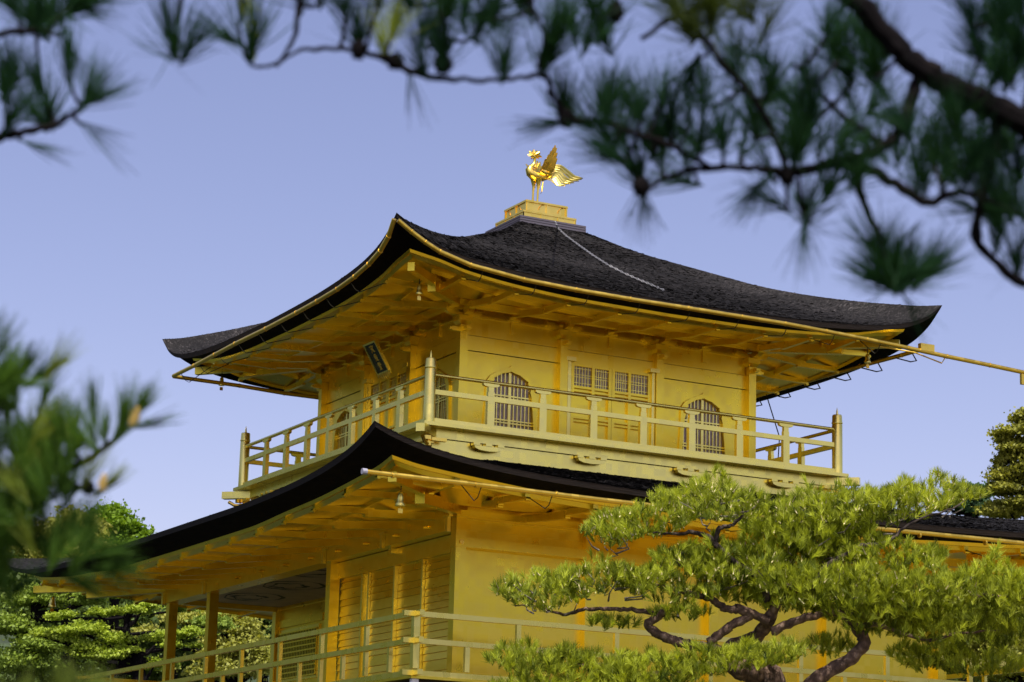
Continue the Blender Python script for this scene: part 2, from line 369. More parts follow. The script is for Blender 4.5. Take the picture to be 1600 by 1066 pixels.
m = MB(); strip(m, [edge_loops(6.2, 7.82, sof2(0), 90), edge_loops(5.50, 7.12, sof2(.7), 90)])
strip(m, [edge_loops(5.535, 7.155, lambda x, y, c: sof2(.67)(x, y, c)+.03, 90), edge_loops(5.53, 7.15, lambda x, y, c: sof2(.67)(x, y, c)-.05, 90), edge_loops(5.50, 7.12, lambda x, y, c: sof2(.67)(x, y, c)-.05, 90), edge_loops(5.47, 7.09, lambda x, y, c: sof2(.67)(x, y, c)+.03, 90), edge_loops(4.95, 6.55, lambda x, y, c: -1.70, 90), edge_loops(4.15, 5.75, lambda x, y, c: -1.60, 90)])
m.build('soffit', 'gold', lr, smooth=True)
# structure under the lower roof, hidden core
m = MB(); m.box(-3.55, 3.55, -3.55, 3.55, -1.5, -.16); m.build('core_frame', 'dark', pav)

# rafters
def bar(m, p0, p1, w_, h_): m.beam(p0, p1, w_, h_)
for k in range(4):
    for i in range(-4, 5):
        u = i*.9167
        c = 4.6-abs(u)
        z1 = float(zb1(c))
        m = MB(); q1 = P(k, u, 4.53, z1-.085); q0 = P(k, u, 3.70, max(z1*.6+2.0*.4, 2.02)-.045)
        bar(m, q0, q1, .07, .085); m.tube([P(k, u-.034, 4.545, z1-.125), P(k, u+.034, 4.545, z1-.125)], .030, 8); m.build('fly_rafter', 'gold', ur)
        if abs(i) < 5:
            u2 = u; zt = 1.985+(.06 if abs(i) == 3 else .16 if abs(i) == 4 else 0)
            m = MB(); bar(m, P(k, u2, 2.62 if abs(i) < 4 else 3.55, 2.16+(.02 if abs(i) > 3 else 0)), P(k, u2, 3.82, zt), .085, .10)
            for q_ in range(3): m.tube([P(k, u2-.036, 3.85-.012*q_, zt+.032-.032*q_), P(k, u2+.036, 3.85-.012*q_, zt+.032-.032*q_)], .019, 8)
            m.build('base_rafter', 'gold', ur)
for sx in (-1, 1):
    for sy in (-1, 1):
        m = MB(); m.beam((2.4*sx, 2.4*sy, 2.22), (3.86*sx, 3.86*sy, 2.085), .13, .15); m.beam((3.6*sx, 3.6*sy, 2.19), (4.54*sx, 4.54*sy, 2.155), .11, .13); m.build('hip_rafter', 'gold', ur)
        m = MB(); m.beam((3.7*sx, 5.3*sy, -1.62), (5.48*sx, 7.10*sy, -1.775), .14, .16); m.beam((5.2*sx, 6.82*sy, -1.66), (6.27*sx, 7.89*sy, -1.68), .12, .13); m.build('hip_rafter', 'gold', lr)
for k in (0, 1, 2, 3):
    hw = 7.92 if k % 2 == 0 else 6.3; hu = 6.3 if k % 2 == 0 else 7.92
    n = 5 if k % 2 == 0 else 7
    for i in range(-n, n+1):
        u = i*1.0630; 
        if abs(u) > hu-.35: continue
        c = hu-abs(u); z1 = float(zb2(c))
        m = MB(); bar(m, P(k, u, hw-.95, min(z1, -1.6)-.07+.01), P(k, u, hw-.03, z1-.095), .075, .09); m.tube([P(k, u-.037, hw-.03, z1-.138), P(k, u+.037, hw-.03, z1-.138)], .030, 8); m.build('fly_rafter', 'gold', lr)
        if abs(u) < hu-.85:
            lf = float(bot2(max(c-.8, .0)))*.6
            m = MB(); bar(m, P(k, u, hw-2.1 if c > 2.1 else hw-1.3, -1.70), P(k, u, hw-.84, -1.875+lf), .09, .11)
            for q_ in range(3): m.tube([P(k, u-.04, hw-.80-.012*q_, -1.842+lf-.034*q_), P(k, u+.04, hw-.80-.012*q_, -1.842+lf-.034*q_)], .021, 8)
            m.build('base_rafter', 'gold', lr)
# gutters (straight-ish rods of half-round gilt trough, modelled as thin tubes) with hooks
def gutter(pts, name='gutter', r=.035, parent=ur):
    m = MB(); m.tube(pts, r, 10); 
    for i in range(1, len(pts)-1):
        pass
    return m
G_E = [(-5.06, -5.13, 2.655), (-4.831, -5.13, 2.515), (-4.6, -5.13, 2.39), (-4.35, -5.13, 2.28), (-3.835, -5.13, 2.15), (-2.93, -5.13, 2.06), (-2.02, -5.13, 2.03), (-1.06, -5.13, 2.018), (0, -5.13, 2.02), (1.0, -5.13, 2.02), (1.83, -5.13, 2.02), (2.63, -5.13, 2.0), (3.44, -5.13, 1.975), (4.27, -5.13, 1.94), (5.07, -5.13, 1.90), (5.97, -5.13, 1.865), (7.6, -5.13, 1.79)]
G_S = [(-5.13, -5.15, 2.655), (-5.13, -4.97, 2.43), (-5.13, -4.7, 2.27), (-5.13, -4.3, 2.155), (-5.13, -3.8, 2.07), (-5.13, -3.16, 2.01), (-5.13, -2.38, 1.975), (-5.13, -1.56, 1.955), (-5.13, -.28, 1.94), (-5.13, 1.08, 1.945), (-5.13, 2.03, 1.93), (-5.13, 3.02, 1.915), (-5.13, 4.08, 1.915)]
G_W = [(-5.13, 4.1, 1.91), (-3.85, 4.1, 1.895), (-2.96, 4.1, 1.86), (-1.5, 4.1, 1.86)]
G_N = [(4.75, -5.13, 2.03), (4.75, -4.33, 2.03), (4.75, -3.15, 2.05), (4.75, -2.2, 2.06), (4.75, 0, 2.06), (4.75, 4.6, 2.05)]
for nm, pts in (('E', G_E), ('S', G_S), ('W', G_W), ('N', G_N)):
    m = MB(); m.tube(pts, .036, 10)
    for a, b in zip(pts[1:-1], pts[2:]):
        a = Vector(a); d = (Vector(b)-a).normalized(); m.tube([a-d*.012, a+d*.012], .041, 10)
    g = m.build('gutter', 'gold_gutter', ur, smooth=True)
    hk = MB()
    if nm in 'ES':
        k = 0 if nm == 'E' else 1
        for i in range(-4, 5):
            u = i*.9167+.05
            if nm == 'S' and u > 3.9: continue
            if k == 0: zg = float(np.interp(u, [p[0] for p in pts], [p[2] for p in pts]))
            else: zg = float(np.interp(u, [p[1] for p in pts], [p[2] for p in pts]))
            hm = MB()
            if zg > 2.25: continue
            hm.tube([P(k, u, 5.12, zg-.02), P(k, u, 5.03, zg-.13), P(k, u, 4.96, zg-.16), P(k, u, 4.53, float(zb1(4.6-abs(u)))-.115)], .007, 5)
            hm.build('gutter_hook', 'wire', g)
    if nm == 'N':
        for u in (-4.55, -3.6, -2.7, -1.78, -.86, .06):
            hm = MB(); hm.tube([(4.45, u, 1.90), (4.72, u-.05, 1.86), (4.86, u-.03, 1.90), (4.80, u+.02, 2.05)], .012, 5); hm.build('gutter_hook', 'wire', g)
# bracket box and stay on the long pole
m = MB(); m.box(4.50, 4.78, -5.17, -5.09, 1.93, 2.05); m.build('pole_clamp', 'gold_gutter', ur)
m = MB(); m.tube([(3.95, -4.75, 2.0), (4.55, -4.95, 1.93), (4.98, -5.1, 1.78), (5.03, -5.13, 1.88)], .012, 6); m.build('pole_stay', 'gold_gutter', ur)
m = MB(); m.box(6.63, 6.70, -5.15, -5.10, 1.62, 1.80); m.build('pole_clamp', 'gold_gutter', ur)
# lower east gutter with a pale end cap
m = MB(); m.tube([(-6.92, -8.5, -1.765), (-5.4, -8.5, -1.77), (-3.4, -8.5, -1.785), (-1, -8.5, -1.78), (1, -8.5, -1.75), (3, -8.5, -1.725), (6.9, -8.5, -1.69)], .033, 10)
for i in range(-5, 6): m.tube([(i*1.2-.55-.013, -8.5, -1.775), (i*1.2-.55+.013, -8.5, -1.775)], .039, 10)
g2 = m.build('gutter', 'gold_gutter', lr, smooth=True)
m = MB(); m.tube([(-6.98, -8.5, -1.765), (-6.915, -8.5, -1.765)], .040, 12); m.build('gutter_cap', 'cap_grey', g2)
for i in range(-5, 6):
    u = i*1.063+.05; hm = MB(); hm.tube([(u, -8.49, -1.80), (u, -8.40, -1.92), (u, -8.3, -1.95), (u, -7.89, float(zb2(6.3-abs(u)))-.13)], .007, 5); hm.build('gutter_hook', 'wire', g2)

# plinth on the roof
m = MB()
for i in range(4): m.box(-.66+.0*i, .66, -.66, .66, 4.345+.043*i, 4.378+.043*i)
m.box(-.635, .635, -.635, .635, 4.2, 4.512)
m.build('plinth_base', 'slate', pav)
m = MB(); m.box(-.52, .52, -.52, .52, 4.516, 4.65); m.box(-.40, .40, -.40, .40, 4.65, 4.88)
for k in range(4):
    for u in (-.40, -.01, .38): sbox(m, k, u-.012+.01, u+.012+.01, .40, .418, 4.69, 4.85)
    sbox(m, k, -.41, .41, .395, .425, 4.85, 4.885); sbox(m, k, -.41, .41, .395, .42, 4.65, 4.69)
    sbox(m, k, -.53, .53, .515, .535, 4.62, 4.652); sbox(m, k, -.53, .53, .515, .53, 4.516, 4.545)
    for u in (-.52, -.17, .17, .51): sbox(m, k, u-.01, u+.01, .515, .53, 4.545, 4.62)
    for u in (-.21, .18):      # raised quarter curves in the panels
        for s_ in (0, 1):
            c0 = u + .155
            pts = [P(k, c0-.11*math.sin(t), .415, 4.84-.12*(1-math.cos(t))) for t in [0, .4, .8, 1.2, 1.5]]
            m.tube(pts, .0045, 5)
m.build('plinth', 'gold_bright', pav)

# --- third storey body
S3 = 2.75
m = MB(); m.box(-2.55, 2.55, -2.55, 2.55, .0, 2.15); m.build('inner_core', 'dark', pav)
def win_in(z):      # inner half width of the bell window at height z
    return interp(z, [(.05, .435), (.5, .41), (.80, .38), (.90, .35), (.95, .365), (1.03, .305), (1.06, .315), (1.12, .215), (1.145, .165), (1.15, .175), (1.18, .055), (1.20, .001)])
def win_out(z):
    return interp(z, [(.05, .50), (.3, .485), (.6, .465), (.95, .455), (1.02, .435), (1.10, .375), (1.16, .28), (1.20, .19), (1.24, .10), (1.265, .04), (1.30, .001)])
zs = [.05, .2, .4, .6, .75, .80, .85, .90, .93, .95, .98, 1.0, 1.03, 1.045, 1.06, 1.08, 1.10, 1.12, 1.13, 1.145, 1.15, 1.165, 1.18, 1.19, 1.20]
zo_ = [1.22, 1.24, 1.265, 1.28, 1.30]
for k in range(4):
    # plain wall panels with bell-shaped openings
    for uc in (-1.833, 1.833):
        m = MB(); l, r_ = uc-.85, uc+.85
        for a, b in zip(zs, zs[1:]):
            wa, wb = win_in(a), win_in(b)
            m.quad(P(k, l, 2.70, a), P(k, uc-wa, 2.70, a), P(k, uc-wb, 2.70, b), P(k, l, 2.70, b))
            m.quad(P(k, uc+wa, 2.70, a), P(k, r_, 2.70, a), P(k, r_, 2.70, b), P(k, uc+wb, 2.70, b))
            m.quad(P(k, uc-wa, 2.70, a), P(k, uc-wa, 2.64, a), P(k, uc-wb, 2.64, b), P(k, uc-wb, 2.70, b))
            m.quad(P(k, uc+wa, 2.70, a), P(k, uc+wa, 2.64, a), P(k, uc+wb, 2.64, b), P(k, uc+wb, 2.70, b))
        m.quad(P(k, l, 2.70, 1.2), P(k, r_, 2.70, 1.2), P(k, r_, 2.70, 1.448), P(k, l, 2.70, 1.448))
        m.build('wall', 'gold', pav)
        # window: frame ring > pane, lattice
        m = MB()
        for sgn in (-1, 1):
            za = zs+zo_
            for a, b in zip(za, za[1:]):
                ia, ib, oa, ob = (win_in(a) if a <= 1.2 else .0), (win_in(b) if b <= 1.2 else .0), win_out(a), win_out(b)
                for wv in (2.735,):
                    m.quad(P(k, uc+sgn*ia, wv, a), P(k, uc+sgn*oa, wv, a), P(k, uc+sgn*ob, wv, b), P(k, uc+sgn*ib, wv, b))
                m.quad(P(k, uc+sgn*oa, 2.735, a), P(k, uc+sgn*oa, 2.70, a), P(k, uc+sgn*ob, 2.70, b), P(k, uc+sgn*ob, 2.735, b))
                m.quad(P(k, uc+sgn*ia, 2.735, a), P(k, uc+sgn*ia, 2.70, a), P(k, uc+sgn*ib, 2.70, b), P(k, uc+sgn*ib, 2.735, b))
        wo_ = m.build('window', 'gold', pav)
        m = MB(); m.quad(P(k, uc-.5, 2.645, .04), P(k, uc+.5, 2.645, .04), P(k, uc+.5, 2.645, 1.28), P(k, uc-.5, 2.645, 1.28)); m.build('pane', 'paper', wo_)
        m = MB()
        sbox(m, k, uc-.024, uc+.024, 2.65, 2.685, .05, 1.19)
        for j in (-5, -4, -3, -2, -1, 1, 2, 3, 4, 5):
            u = uc + (.012+abs(j)*.070)*(1 if j > 0 else -1)
            zt = 1.2
            while zt > .1 and win_in(zt) < abs(u-uc): zt -= .01
            sbox(m, k, u-.0085, u+.0085, 2.65, 2.672, .05, zt)
        for z in (.36, .405, .755, .80, 1.0):
            h = win_in(z); sbox(m, k, uc-h, uc+h, 2.674, 2.682, z-.011, z+.011)
        m.build('lattice', 'gold_pale', wo_)
    # tie beams, upper wall, struts
    m = MB()
    sbox(m, k, -2.68, 2.68, 2.60, 2.715, 1.460, 1.70)
    m.build('tie_beam', 'gold', pav)
    m = MB(); sbox(m, k, -2.66, 2.66, 2.60, 2.70, 1.711, 2.30)
    for a_ in (-1.833, 0, 1.833): sbox(m, k, a_-.78, a_+.78, 2.70, 2.73, 2.008, 2.052)
    for uc in (-1.833, 0, 1.833):
        sbox(m, k, uc-.035, uc+.035, 2.70, 2.74, 1.82, 2.04); sbox(m, k, uc-.10, uc+.10, 2.70, 2.80, 2.03, 2.09)
    m.build('upper_wall', 'gold', pav)
    m = MB(); e_ = 3.05 if k % 2 == 0 else 2.939; sbox(m, k, -e_, e_, 2.94, 3.05, 2.09, 2.19); m.build('eave_purlin', 'gold', pav)
    # doors in the middle bay
    m = MB(); sbox(m, k, -.85, .85, 2.60, 2.69, .05, 1.451); d_ = m.build('door', 'gold', pav)
    m = MB()
    for u0, u1 in ((-.735, -.68), (-.35, -.295), (-.03, .03), (.035, .09), (.345, .40), (.725, .785)): sbox(m, k, u0, u1, 2.69, 2.742, .05, 1.49)
    for z0, z1 in ((1.445, 1.49), (1.08, 1.12), (1.02, 1.045), (.575, .61), (.52, .545), (.08, .13)):
        for u0, u1 in ((-.68, -.35), (-.295, -.03), (.09, .345), (.40, .725)): sbox(m, k, u0, u1, 2.69, 2.735, z0, z1)
    m.build('door_frame', 'gold', d_)
    for u0, u1 in ((-.68, -.35), (-.295, -.03), (.09, .345), (.40, .725)):
        m = MB(); sbox(m, k, u0, u1, 2.691, 2.697, 1.125, 1.44); m.build('pane', 'paper', d_)
        m = MB(); n = 5
        for j in range(1, n+1): u = u0+(u1-u0)*j/(n+1); sbox(m, k, u-.006, u+.006, 2.697, 2.712, 1.12, 1.445)
        for z in (1.17, 1.27, 1.31, 1.41): sbox(m, k, u0, u1, 2.70, 2.716, z-.005, z+.005)
        m.build('lattice', 'gold_pale', d_)
    for u in (-.79, .81):
        m = MB(); sbox(m, k, u-.03, u+.03, 2.69, 2.78, .05, 1.50); sbox(m, k, u-.09, u+.09, 2.69, 2.83, 1.50, 1.565); m.build('door_post', 'gold_pale', d_)
# columns and brackets (12 of each)
for i in range(4):
    for j in range(4):
        if 0 < i < 3 and 0 < j < 3: continue
        x, y = -2.75+i*1.8333, -2.75+j*1.8333
        m = MB(); a = .07; m.box(x-a, x+a, y-a, y+a, .02, 1.84); m.build('column', 'gold', pav)
        m = MB()
        m.box(x-.12, x+.12, y-.12, y+.12, 1.90, 1.985); 
        m.hexa([(x-.075, y-.075, 1.845), (x+.075, y-.075, 1.845), (x+.075, y+.075, 1.845), (x-.075, y+.075, 1.845), (x-.12, y-.12, 1.90), (x+.12, y-.12, 1.90), (x+.12, y+.12, 1.90), (x-.12, y+.12, 1.90)])
        dirs = []
        if i in (0, 3): dirs.append(((-1 if i == 0 else 1), 0))
        if j in (0, 3): dirs.append((0, (-1 if j == 0 else 1)))
        arms = set()
        for dx, dy in dirs:
            arms.add((dx, dy)); arms.add((dy, dx)); arms.add((-dy, -dx))
        for dx, dy in arms:
            # bracket arm with a curved underside
            prof = [(.10, 1.99), (.20, 1.995), (.27, 2.01), (.32, 2.045), (.325, 2.075)]
            for (r0, z0), (r1, z1) in zip(prof, prof[1:]):
                q = []
                for r_, zz in ((r0, z0), (r1, z1)):
                    q.append(((x+dx*r_-dy*.05, y+dy*r_+dx*.05), (x+dx*r_+dy*.05, y+dy*r_-dx*.05), zz))
                m.hexa([(*q[0][0], q[0][2]), (*q[0][1], q[0][2]), (*q[1][1], q[1][2]), (*q[1][0], q[1][2]), (*q[0][0], 2.08), (*q[0][1], 2.08), (*q[1][1], 2.08), (*q[1][0], 2.08)])
            bx_, by_ = x+dx*.26, y+dy*.26
            m.box(bx_-.065, bx_+.065, by_-.065, by_+.065, 2.082, 2.135)
            # short nose below the block
            m.box(*sorted((x+dx*.07+dy*.0, x+dx*.16)), *sorted((y+dy*.07, y+dy*.16)), 1.75, 1.82) if dx*dy == 0 and False else None
        for dx, dy in dirs:
            sx_, sy_ = abs(dy)*.04, abs(dx)*.04
            m.box(min(x+dx*.07, x+dx*.20)-sx_, max(x+dx*.07, x+dx*.20)+sx_, min(y+dy*.07, y+dy*.20)-sy_, max(y+dy*.07, y+dy*.20)+sy_, 1.73, 1.80)
            m.box(min(x+dx*.20, x+dx*.245)-sx_, max(x+dx*.20, x+dx*.245)+sx_, min(y+dy*.20, y+dy*.245)-sy_, max(y+dy*.20, y+dy*.245)+sy_, 1.745, 1.785)
        m.build('bracket', 'gold', pav)

# --- third storey balcony
BL = 3.795
m = MB(); m.box(-3.93, 3.93, -3.93, 3.93, -.085, -.03); m.build('balcony_deck', 'gold_pale', pav)
m = MB()
for k in range(4):
    e_ = 0 if k % 2 == 0 else .141
    sbox(m, k, -3.72+e_, 3.72-e_, 3.58, 3.72, -.232, -.087)
    sbox(m, k, -3.68+e_, 3.68-e_, 3.54, 3.68, -1.05, -.240)
m.build('balcony_beam', 'gold_pale', pav)
for k in range(4):
    for i in range(4):
        uc = -2.75+i*1.8333
        m = MB(); pts = [(-.25, -.285), (-.23, -.325), (-.15, -.35), (0, -.36), (.15, -.35), (.23, -.325), (.25, -.285)]
        for (a, za_), (b, zb_) in zip(pts, pts[1:]):
            m.hexa([P(k, uc+a, 3.70, za_), P(k, uc+b, 3.70, zb_), P(k, uc+b, 3.79, zb_), P(k, uc+a, 3.79, za_), P(k, uc+a, 3.70, -.284), P(k, uc+b, 3.70, -.284), P(k, uc+b, 3.79, -.284), P(k, uc+a, 3.79, -.284)])
        for u in (-.21, 0, .21): sbox(m, k, uc+u-.055, uc+u+.055, 3.70, 3.80, -.282, -.238)
        m.build('deck_bracket', 'gold_pale', pav)
for sx in (-1, 1):
    for sy in (-1, 1):
        m = MB(); m.beam((3.5*sx, 3.5*sy, -.165), (4.06*sx, 4.06*sy, -.165), .14, .125); m.build('corner_beam', 'gold_pale', pav)
        m = MB()
        for r_, zz, a in ((3.74, -.30, .05), (3.84, -.27, .05), (3.80, -.35, .035)): m.box(sx*r_-a, sx*r_+a, sy*r_-a, sy*r_+a, zz-.03, zz+.03)
        m.tube([(3.72*sx, 3.72*sy, -.37), (3.9*sx, 3.9*sy, -.345), (3.98*sx, 3.98*sy, -.28)], .03, 8)
        for dx, dy in ((1, 0), (0, 1)):
            m.box(min(sx*(3.80-.30*dx), sx*(3.80-.05*dx))-.04*(1-dx), max(sx*(3.80-.30*dx), sx*(3.80-.05*dx))+.04*(1-dx), min(sy*(3.80-.30*dy), sy*(3.80-.05*dy))-.04*(1-dy), max(sy*(3.80-.30*dy), sy*(3.80-.05*dy))+.04*(1-dy), -.30, -.25)
        m.build('corner_bracket', 'gold_bright', pav, smooth=True)
for k in range(4):
    m = MB()
    e_ = 3.80 if k % 2 == 0 else 3.75; sbox(m, k, -e_, e_, 3.755, 3.835, -.026, .048)
    sbox(m, k, -3.73, 3.73, 3.765, 3.825, .42, .495)
    m.tube([P(k, -3.76, 3.795, .722), P(k, 3.76, 3.795, .722)], .030, 12)
    rl = m.build('railing', 'gold_pale', pav, smooth=True)
    for i in range(-3, 4):
        u = i*.9167; m = MB()
        sbox(m, k, u-.062, u+.062, 3.76, 3.83, .049, .419)
        sbox(m, k, u-.055, u+.055, 3.765, 3.825, .496, .57)
        sbox(m, k, u-.046, u+.046, 3.765, 3.825, .571, .645)
        # bowl bracket under the handrail
        pts = [(-.055, .648), (-.11, .656), (-.135, .672), (-.14, .698)]
        for (a, z0), (b, z1) in zip(pts, pts[1:]):
            m.hexa([P(k, u+a, 3.765, z0), P(k, u-a, 3.765, z0), P(k, u-a, 3.825, z0), P(k, u+a, 3.825, z0), P(k, u+b, 3.765, z1), P(k, u-b, 3.765, z1), P(k, u-b, 3.825, z1), P(k, u+b, 3.825, z1)])
        m.build('baluster', 'gold_pale', rl)
for sx in (-1, 1):
    for sy in (-1, 1):
        m = MB(); m.lathe((BL*sx, BL*sy, 0), [(.088, -.03), (.088, .80), (.08, .815), (.094, .825), (.094, .835), (.085, .86), (.082, .955), (.075, .972), (.02, .975), (.018, 1.0), (.014, 1.04), (.002, 1.10)], 20)
        m.build('newel_post', 'gold_pale', pav, smooth=True)

# --- second storey
XA, YB = 4.25, 5.85
colx = [-4.25, -2.125, 0, 2.125, 4.25]; coly = [-5.85, -3.66, -1.47, 3.80, 5.88]
def col2(x, y, z1=-1.78):
    m = MB(); a = .082; m.box(x-a, x+a, y-a, y+a, -4.12, z1); m.build('column', 'gold', pav)
done = set()
for x in colx:
    for y in (-5.85, 5.88): col2(x, y); done.add((x, y))
for y in coly[1:4]:
    col2(4.25, y)
    if y != -3.66: col2(-4.25, y)
m = MB(); m.box(-4.30, -4.17, -3.70, -3.61, -2.06, -1.78); m.box(-4.215, -4.135, -3.685, -3.635, -4.12, -2.235); m.build('shutter_stile', 'gold_pale', pav)
col2(-2.125, 5.80-1.0e-3, -1.95) if False else None
# walls: east, north and west rear part
m = MB(); m.box(-4.18, 4.18, -5.80, -5.72, -4.12, -1.6); m.build('wall', 'gold', pav)
m = MB(); m.box(4.12, 4.20, -5.71, 5.8, -4.12, -1.6); m.build('wall', 'gold', pav)
m = MB(); m.box(-2.04, 4.1, 5.74, 5.82, -4.12, -1.6); m.build('wall', 'gold', pav)
m = MB()
for (u0, u1) in zip(colx, colx[1:]):       # panel joints on the east wall
    m.box(u0+.11, u1-.11, -5.812, -5.80, -1.935, -1.80)
m.build('wall_panel', 'gold', pav)
m = MB(); m.box(-4.34, 4.34, -5.945, -5.80, -2.205, -2.065); m.build('tie_beam', 'gold', pav)
m = MB(); m.tube([(-4.25, -5.94, -2.135), (-4.25, -5.965, -2.135)], .035, 8); m.tube([(-2.125, -5.94, -2.135), (-2.125, -5.965, -2.135)], .035, 8); m.tube([(0, -5.94, -2.135), (0, -5.965, -2.135)], .035, 8); m.build('nail_cover', 'gold_bright', pav)
m = MB(); m.box(-4.36, 4.36, -6.0, -5.70, -1.78, -1.69); m.box(-4.40, -4.10, -5.69, 5.88, -1.97, -1.60); m.build('wall_plate', 'gold', pav)
for i in range(8):
    y = -5.2+i*1.05
    if y > 5: break
    m = MB(); m.lathe((0, 0, 0), [(.04, 0), (.05, .02), (.02, .05)], 8)
    m = MB(); m.tube([(-4.40, y, -1.86), (-4.46, y, -1.865), (-4.50, y, -1.87)], [.028, .026, .012], 8); m.build('beam_boss', 'gold', pav, smooth=True)
# short struts over the south front
for y in (-5.85, -3.66, -1.47, 3.80, 5.88):
    m = MB(); m.box(-4.455, -4.402, y-.04, y+.04, -2.0, -1.79); m.box(-4.46, -4.402, y-.10, y+.10, -1.788, -1.76); m.build('strut', 'gold_pale', pav)
# south wall of the closed part, with boarded shutters
m = MB(); m.box(-4.13, -4.06, -5.78, -1.54, -4.12, -1.6); m.box(-4.20, -4.131, -5.76, -1.55, -2.23, -1.98); m.build('wall', 'gold', pav)
for y0, y1 in ((-5.76, -4.62), (-4.56, -3.69), (-3.63, -2.72), (-2.42, -1.56)):
    m = MB(); z = -4.10
    while z < -2.26:
        h = .105 if random.random() < .6 else .16
        z1 = min(z+h, -2.24)
        m.hexa([(-4.16, y0, z), (-4.13, y0, z), (-4.13, y1, z), (-4.16, y1, z), (-4.145, y0, z1-.008), (-4.13, y0, z1-.008), (-4.13, y1, z1-.008), (-4.145, y1, z1-.008)]); z = z1
    m.build('shutter', 'gold', pav)
for y0, y1, x0 in ((-4.61, -4.565, -4.20), (-2.71, -2.66, -4.19), (-2.47, -2.425, -4.19)):
    m = MB(); m.box(x0, -4.131, y0, y1, -4.12, -2.235); m.build('shutter_stile', 'gold_pale', pav)
# veranda: recessed wall with lattice window, ceiling with painted roundels
m = MB(); m.box(-2.12, -2.05, -1.45, 5.80, -4.12, -1.89); m.box(-2.15, -2.121, -1.45, 5.80, -1.93, -1.88); m.box(-2.16, -2.121, 3.72, 5.80, -2.28, -2.14); m.build('veranda_wall', 'gold', pav)
m = MB(); m.box(-2.22, -2.05, 5.80, 5.96, -4.12, -1.89); m.build('column', 'gold_pale', pav)
m = MB(); m.box(-4.1, -2.15, -1.53, -1.45, -4.12, -1.89); m.build('veranda_side_wall', 'gold', pav)
for y0, y1 in ((3.95, 5.72), (1.75, 3.55)):
    m = MB(); m.box(-2.15, -2.121, y0-.06, y1+.06, -3.30, -2.33)
    vw = m.build('window', 'gold_pale', pav)
    m = MB(); m.box(-2.155, -2.151, y0, y1, -3.24, -2.40); m.build('pane', 'dark', vw)
    m = MB()
    n = 24
    for i in range(n+1): y = y0+(y1-y0)*i/n; m.box(-2.17, -2.156, y-.012, y+.012, -3.24, -2.40)
    for i in range(10): z = -3.24+.84*i/9; m.box(-2.178, -2.171, y0, y1, z-.012, z+.012)
    m.build('lattice', 'gold', vw)
m = MB(); m.box(-4.10, -2.16, -1.44, 5.85, -1.88, -1.86); ce = m.build('ceiling', 'ceiling', pav)
def ring(m, cx, cy, rx, ry, wob, wd, ph):
    n = 60; k0 = len(m.v)
    for i in range(n):
        t = 2*math.pi*i/n; 
        for s_ in (-1, 1):
            rr = 1 + wob*math.sin(5*t+ph)+wob*.5*math.sin(11*t) + s_*wd*(1+.6*math.sin(3*t+ph))
            m.v.append((cx+rx*rr*math.cos(t), cy+ry*rr*math.sin(t), -1.884))
    for i in range(n): j = (i+1) % n; m.f.append((k0+2*i, k0+2*j, k0+2*j+1, k0+2*i+1))
for cx, cy, r_ in ((-3.75, .4, .55), (-3.3, 2.4, .5), (-3.2, 4.5, .5)):
    m = MB(); ring(m, cx, cy, r_, r_*1.3, .03, .05, cx); ring(m, cx-.05, cy+.1, r_*.55, r_*.7, .12, .12, cy)
    m.build('ceiling_painting', 'painting', ce)
m = MB(); m.box(-4.06, -2.2, 5.80, 5.93, -1.97, -1.80); m.build('veranda_beam', 'gold', pav)
m = MB(); m.box(-4.10, 4.10, -5.70, 5.8, -4.20, -4.121); m.build('floor', 'timber', pav)
# second balcony
DX, DY = 5.45, 7.05
m = MB(); m.box(-DX-.07, DX+.07, -DY-.07, DY+.07, -4.205, -4.168); m.build('balcony_deck', 'gold', pav)
m = MB(); m.box(-DX+.03, DX-.03, -DY+.03, DY-.03, -4.40, -4.207); m.build('balcony_beam', 'dark', pav)
for k in range(4):
    hw, hu = (DY, DX) if k % 2 == 0 else (DX, DY)
    m = MB()
    e = .19
    sbox(m, k, -hu-e, hu+e, hw-.035, hw+.035, -3.375+(.004 if k % 2 else 0), -3.305+(.006 if k % 2 else 0))
    sbox(m, k, -hu-e, hu+e, hw-.035, hw+.035, -3.735+(.004 if k % 2 else 0), -3.665+(.006 if k % 2 else 0))
    sbox(m, k, -hu-e, hu+e, hw-.04, hw+.04, -4.165+(.004 if k % 2 else 0), -4.095+(.006 if k % 2 else 0))
    rl = m.build('railing', 'gold_pale', pav)
    n = 7 if k % 2 == 0 else 9
    for i in range(1, 2*n):
        u = -hu+2*hu*i/(2*n); m = MB()
        sbox(m, k, u-.035, u+.035, hw-.028, hw+.028, -4.074, -3.737)
        if i % 2 == 0: sbox(m, k, u-.035, u+.035, hw-.028, hw+.028, -3.664, -3.377)
        m.build('baluster', 'gold_pale', rl)
for sx in (-1, 1):
    for sy in (-1, 1):
        m = MB(); x, y = sx*DX, sy*DY; m.box(x-.045, x+.045, y-.045, y+.045, -4.07, -3.30); m.build('newel_post', 'gold_pale', pav)
        m = MB(); m.box(x-.05, x+.05, min(y-.02*sy, y+.05*sy), max(y-.02*sy, y+.05*sy), -4.62, -4.209); m.build('beam_end', 'white_wall', pav)
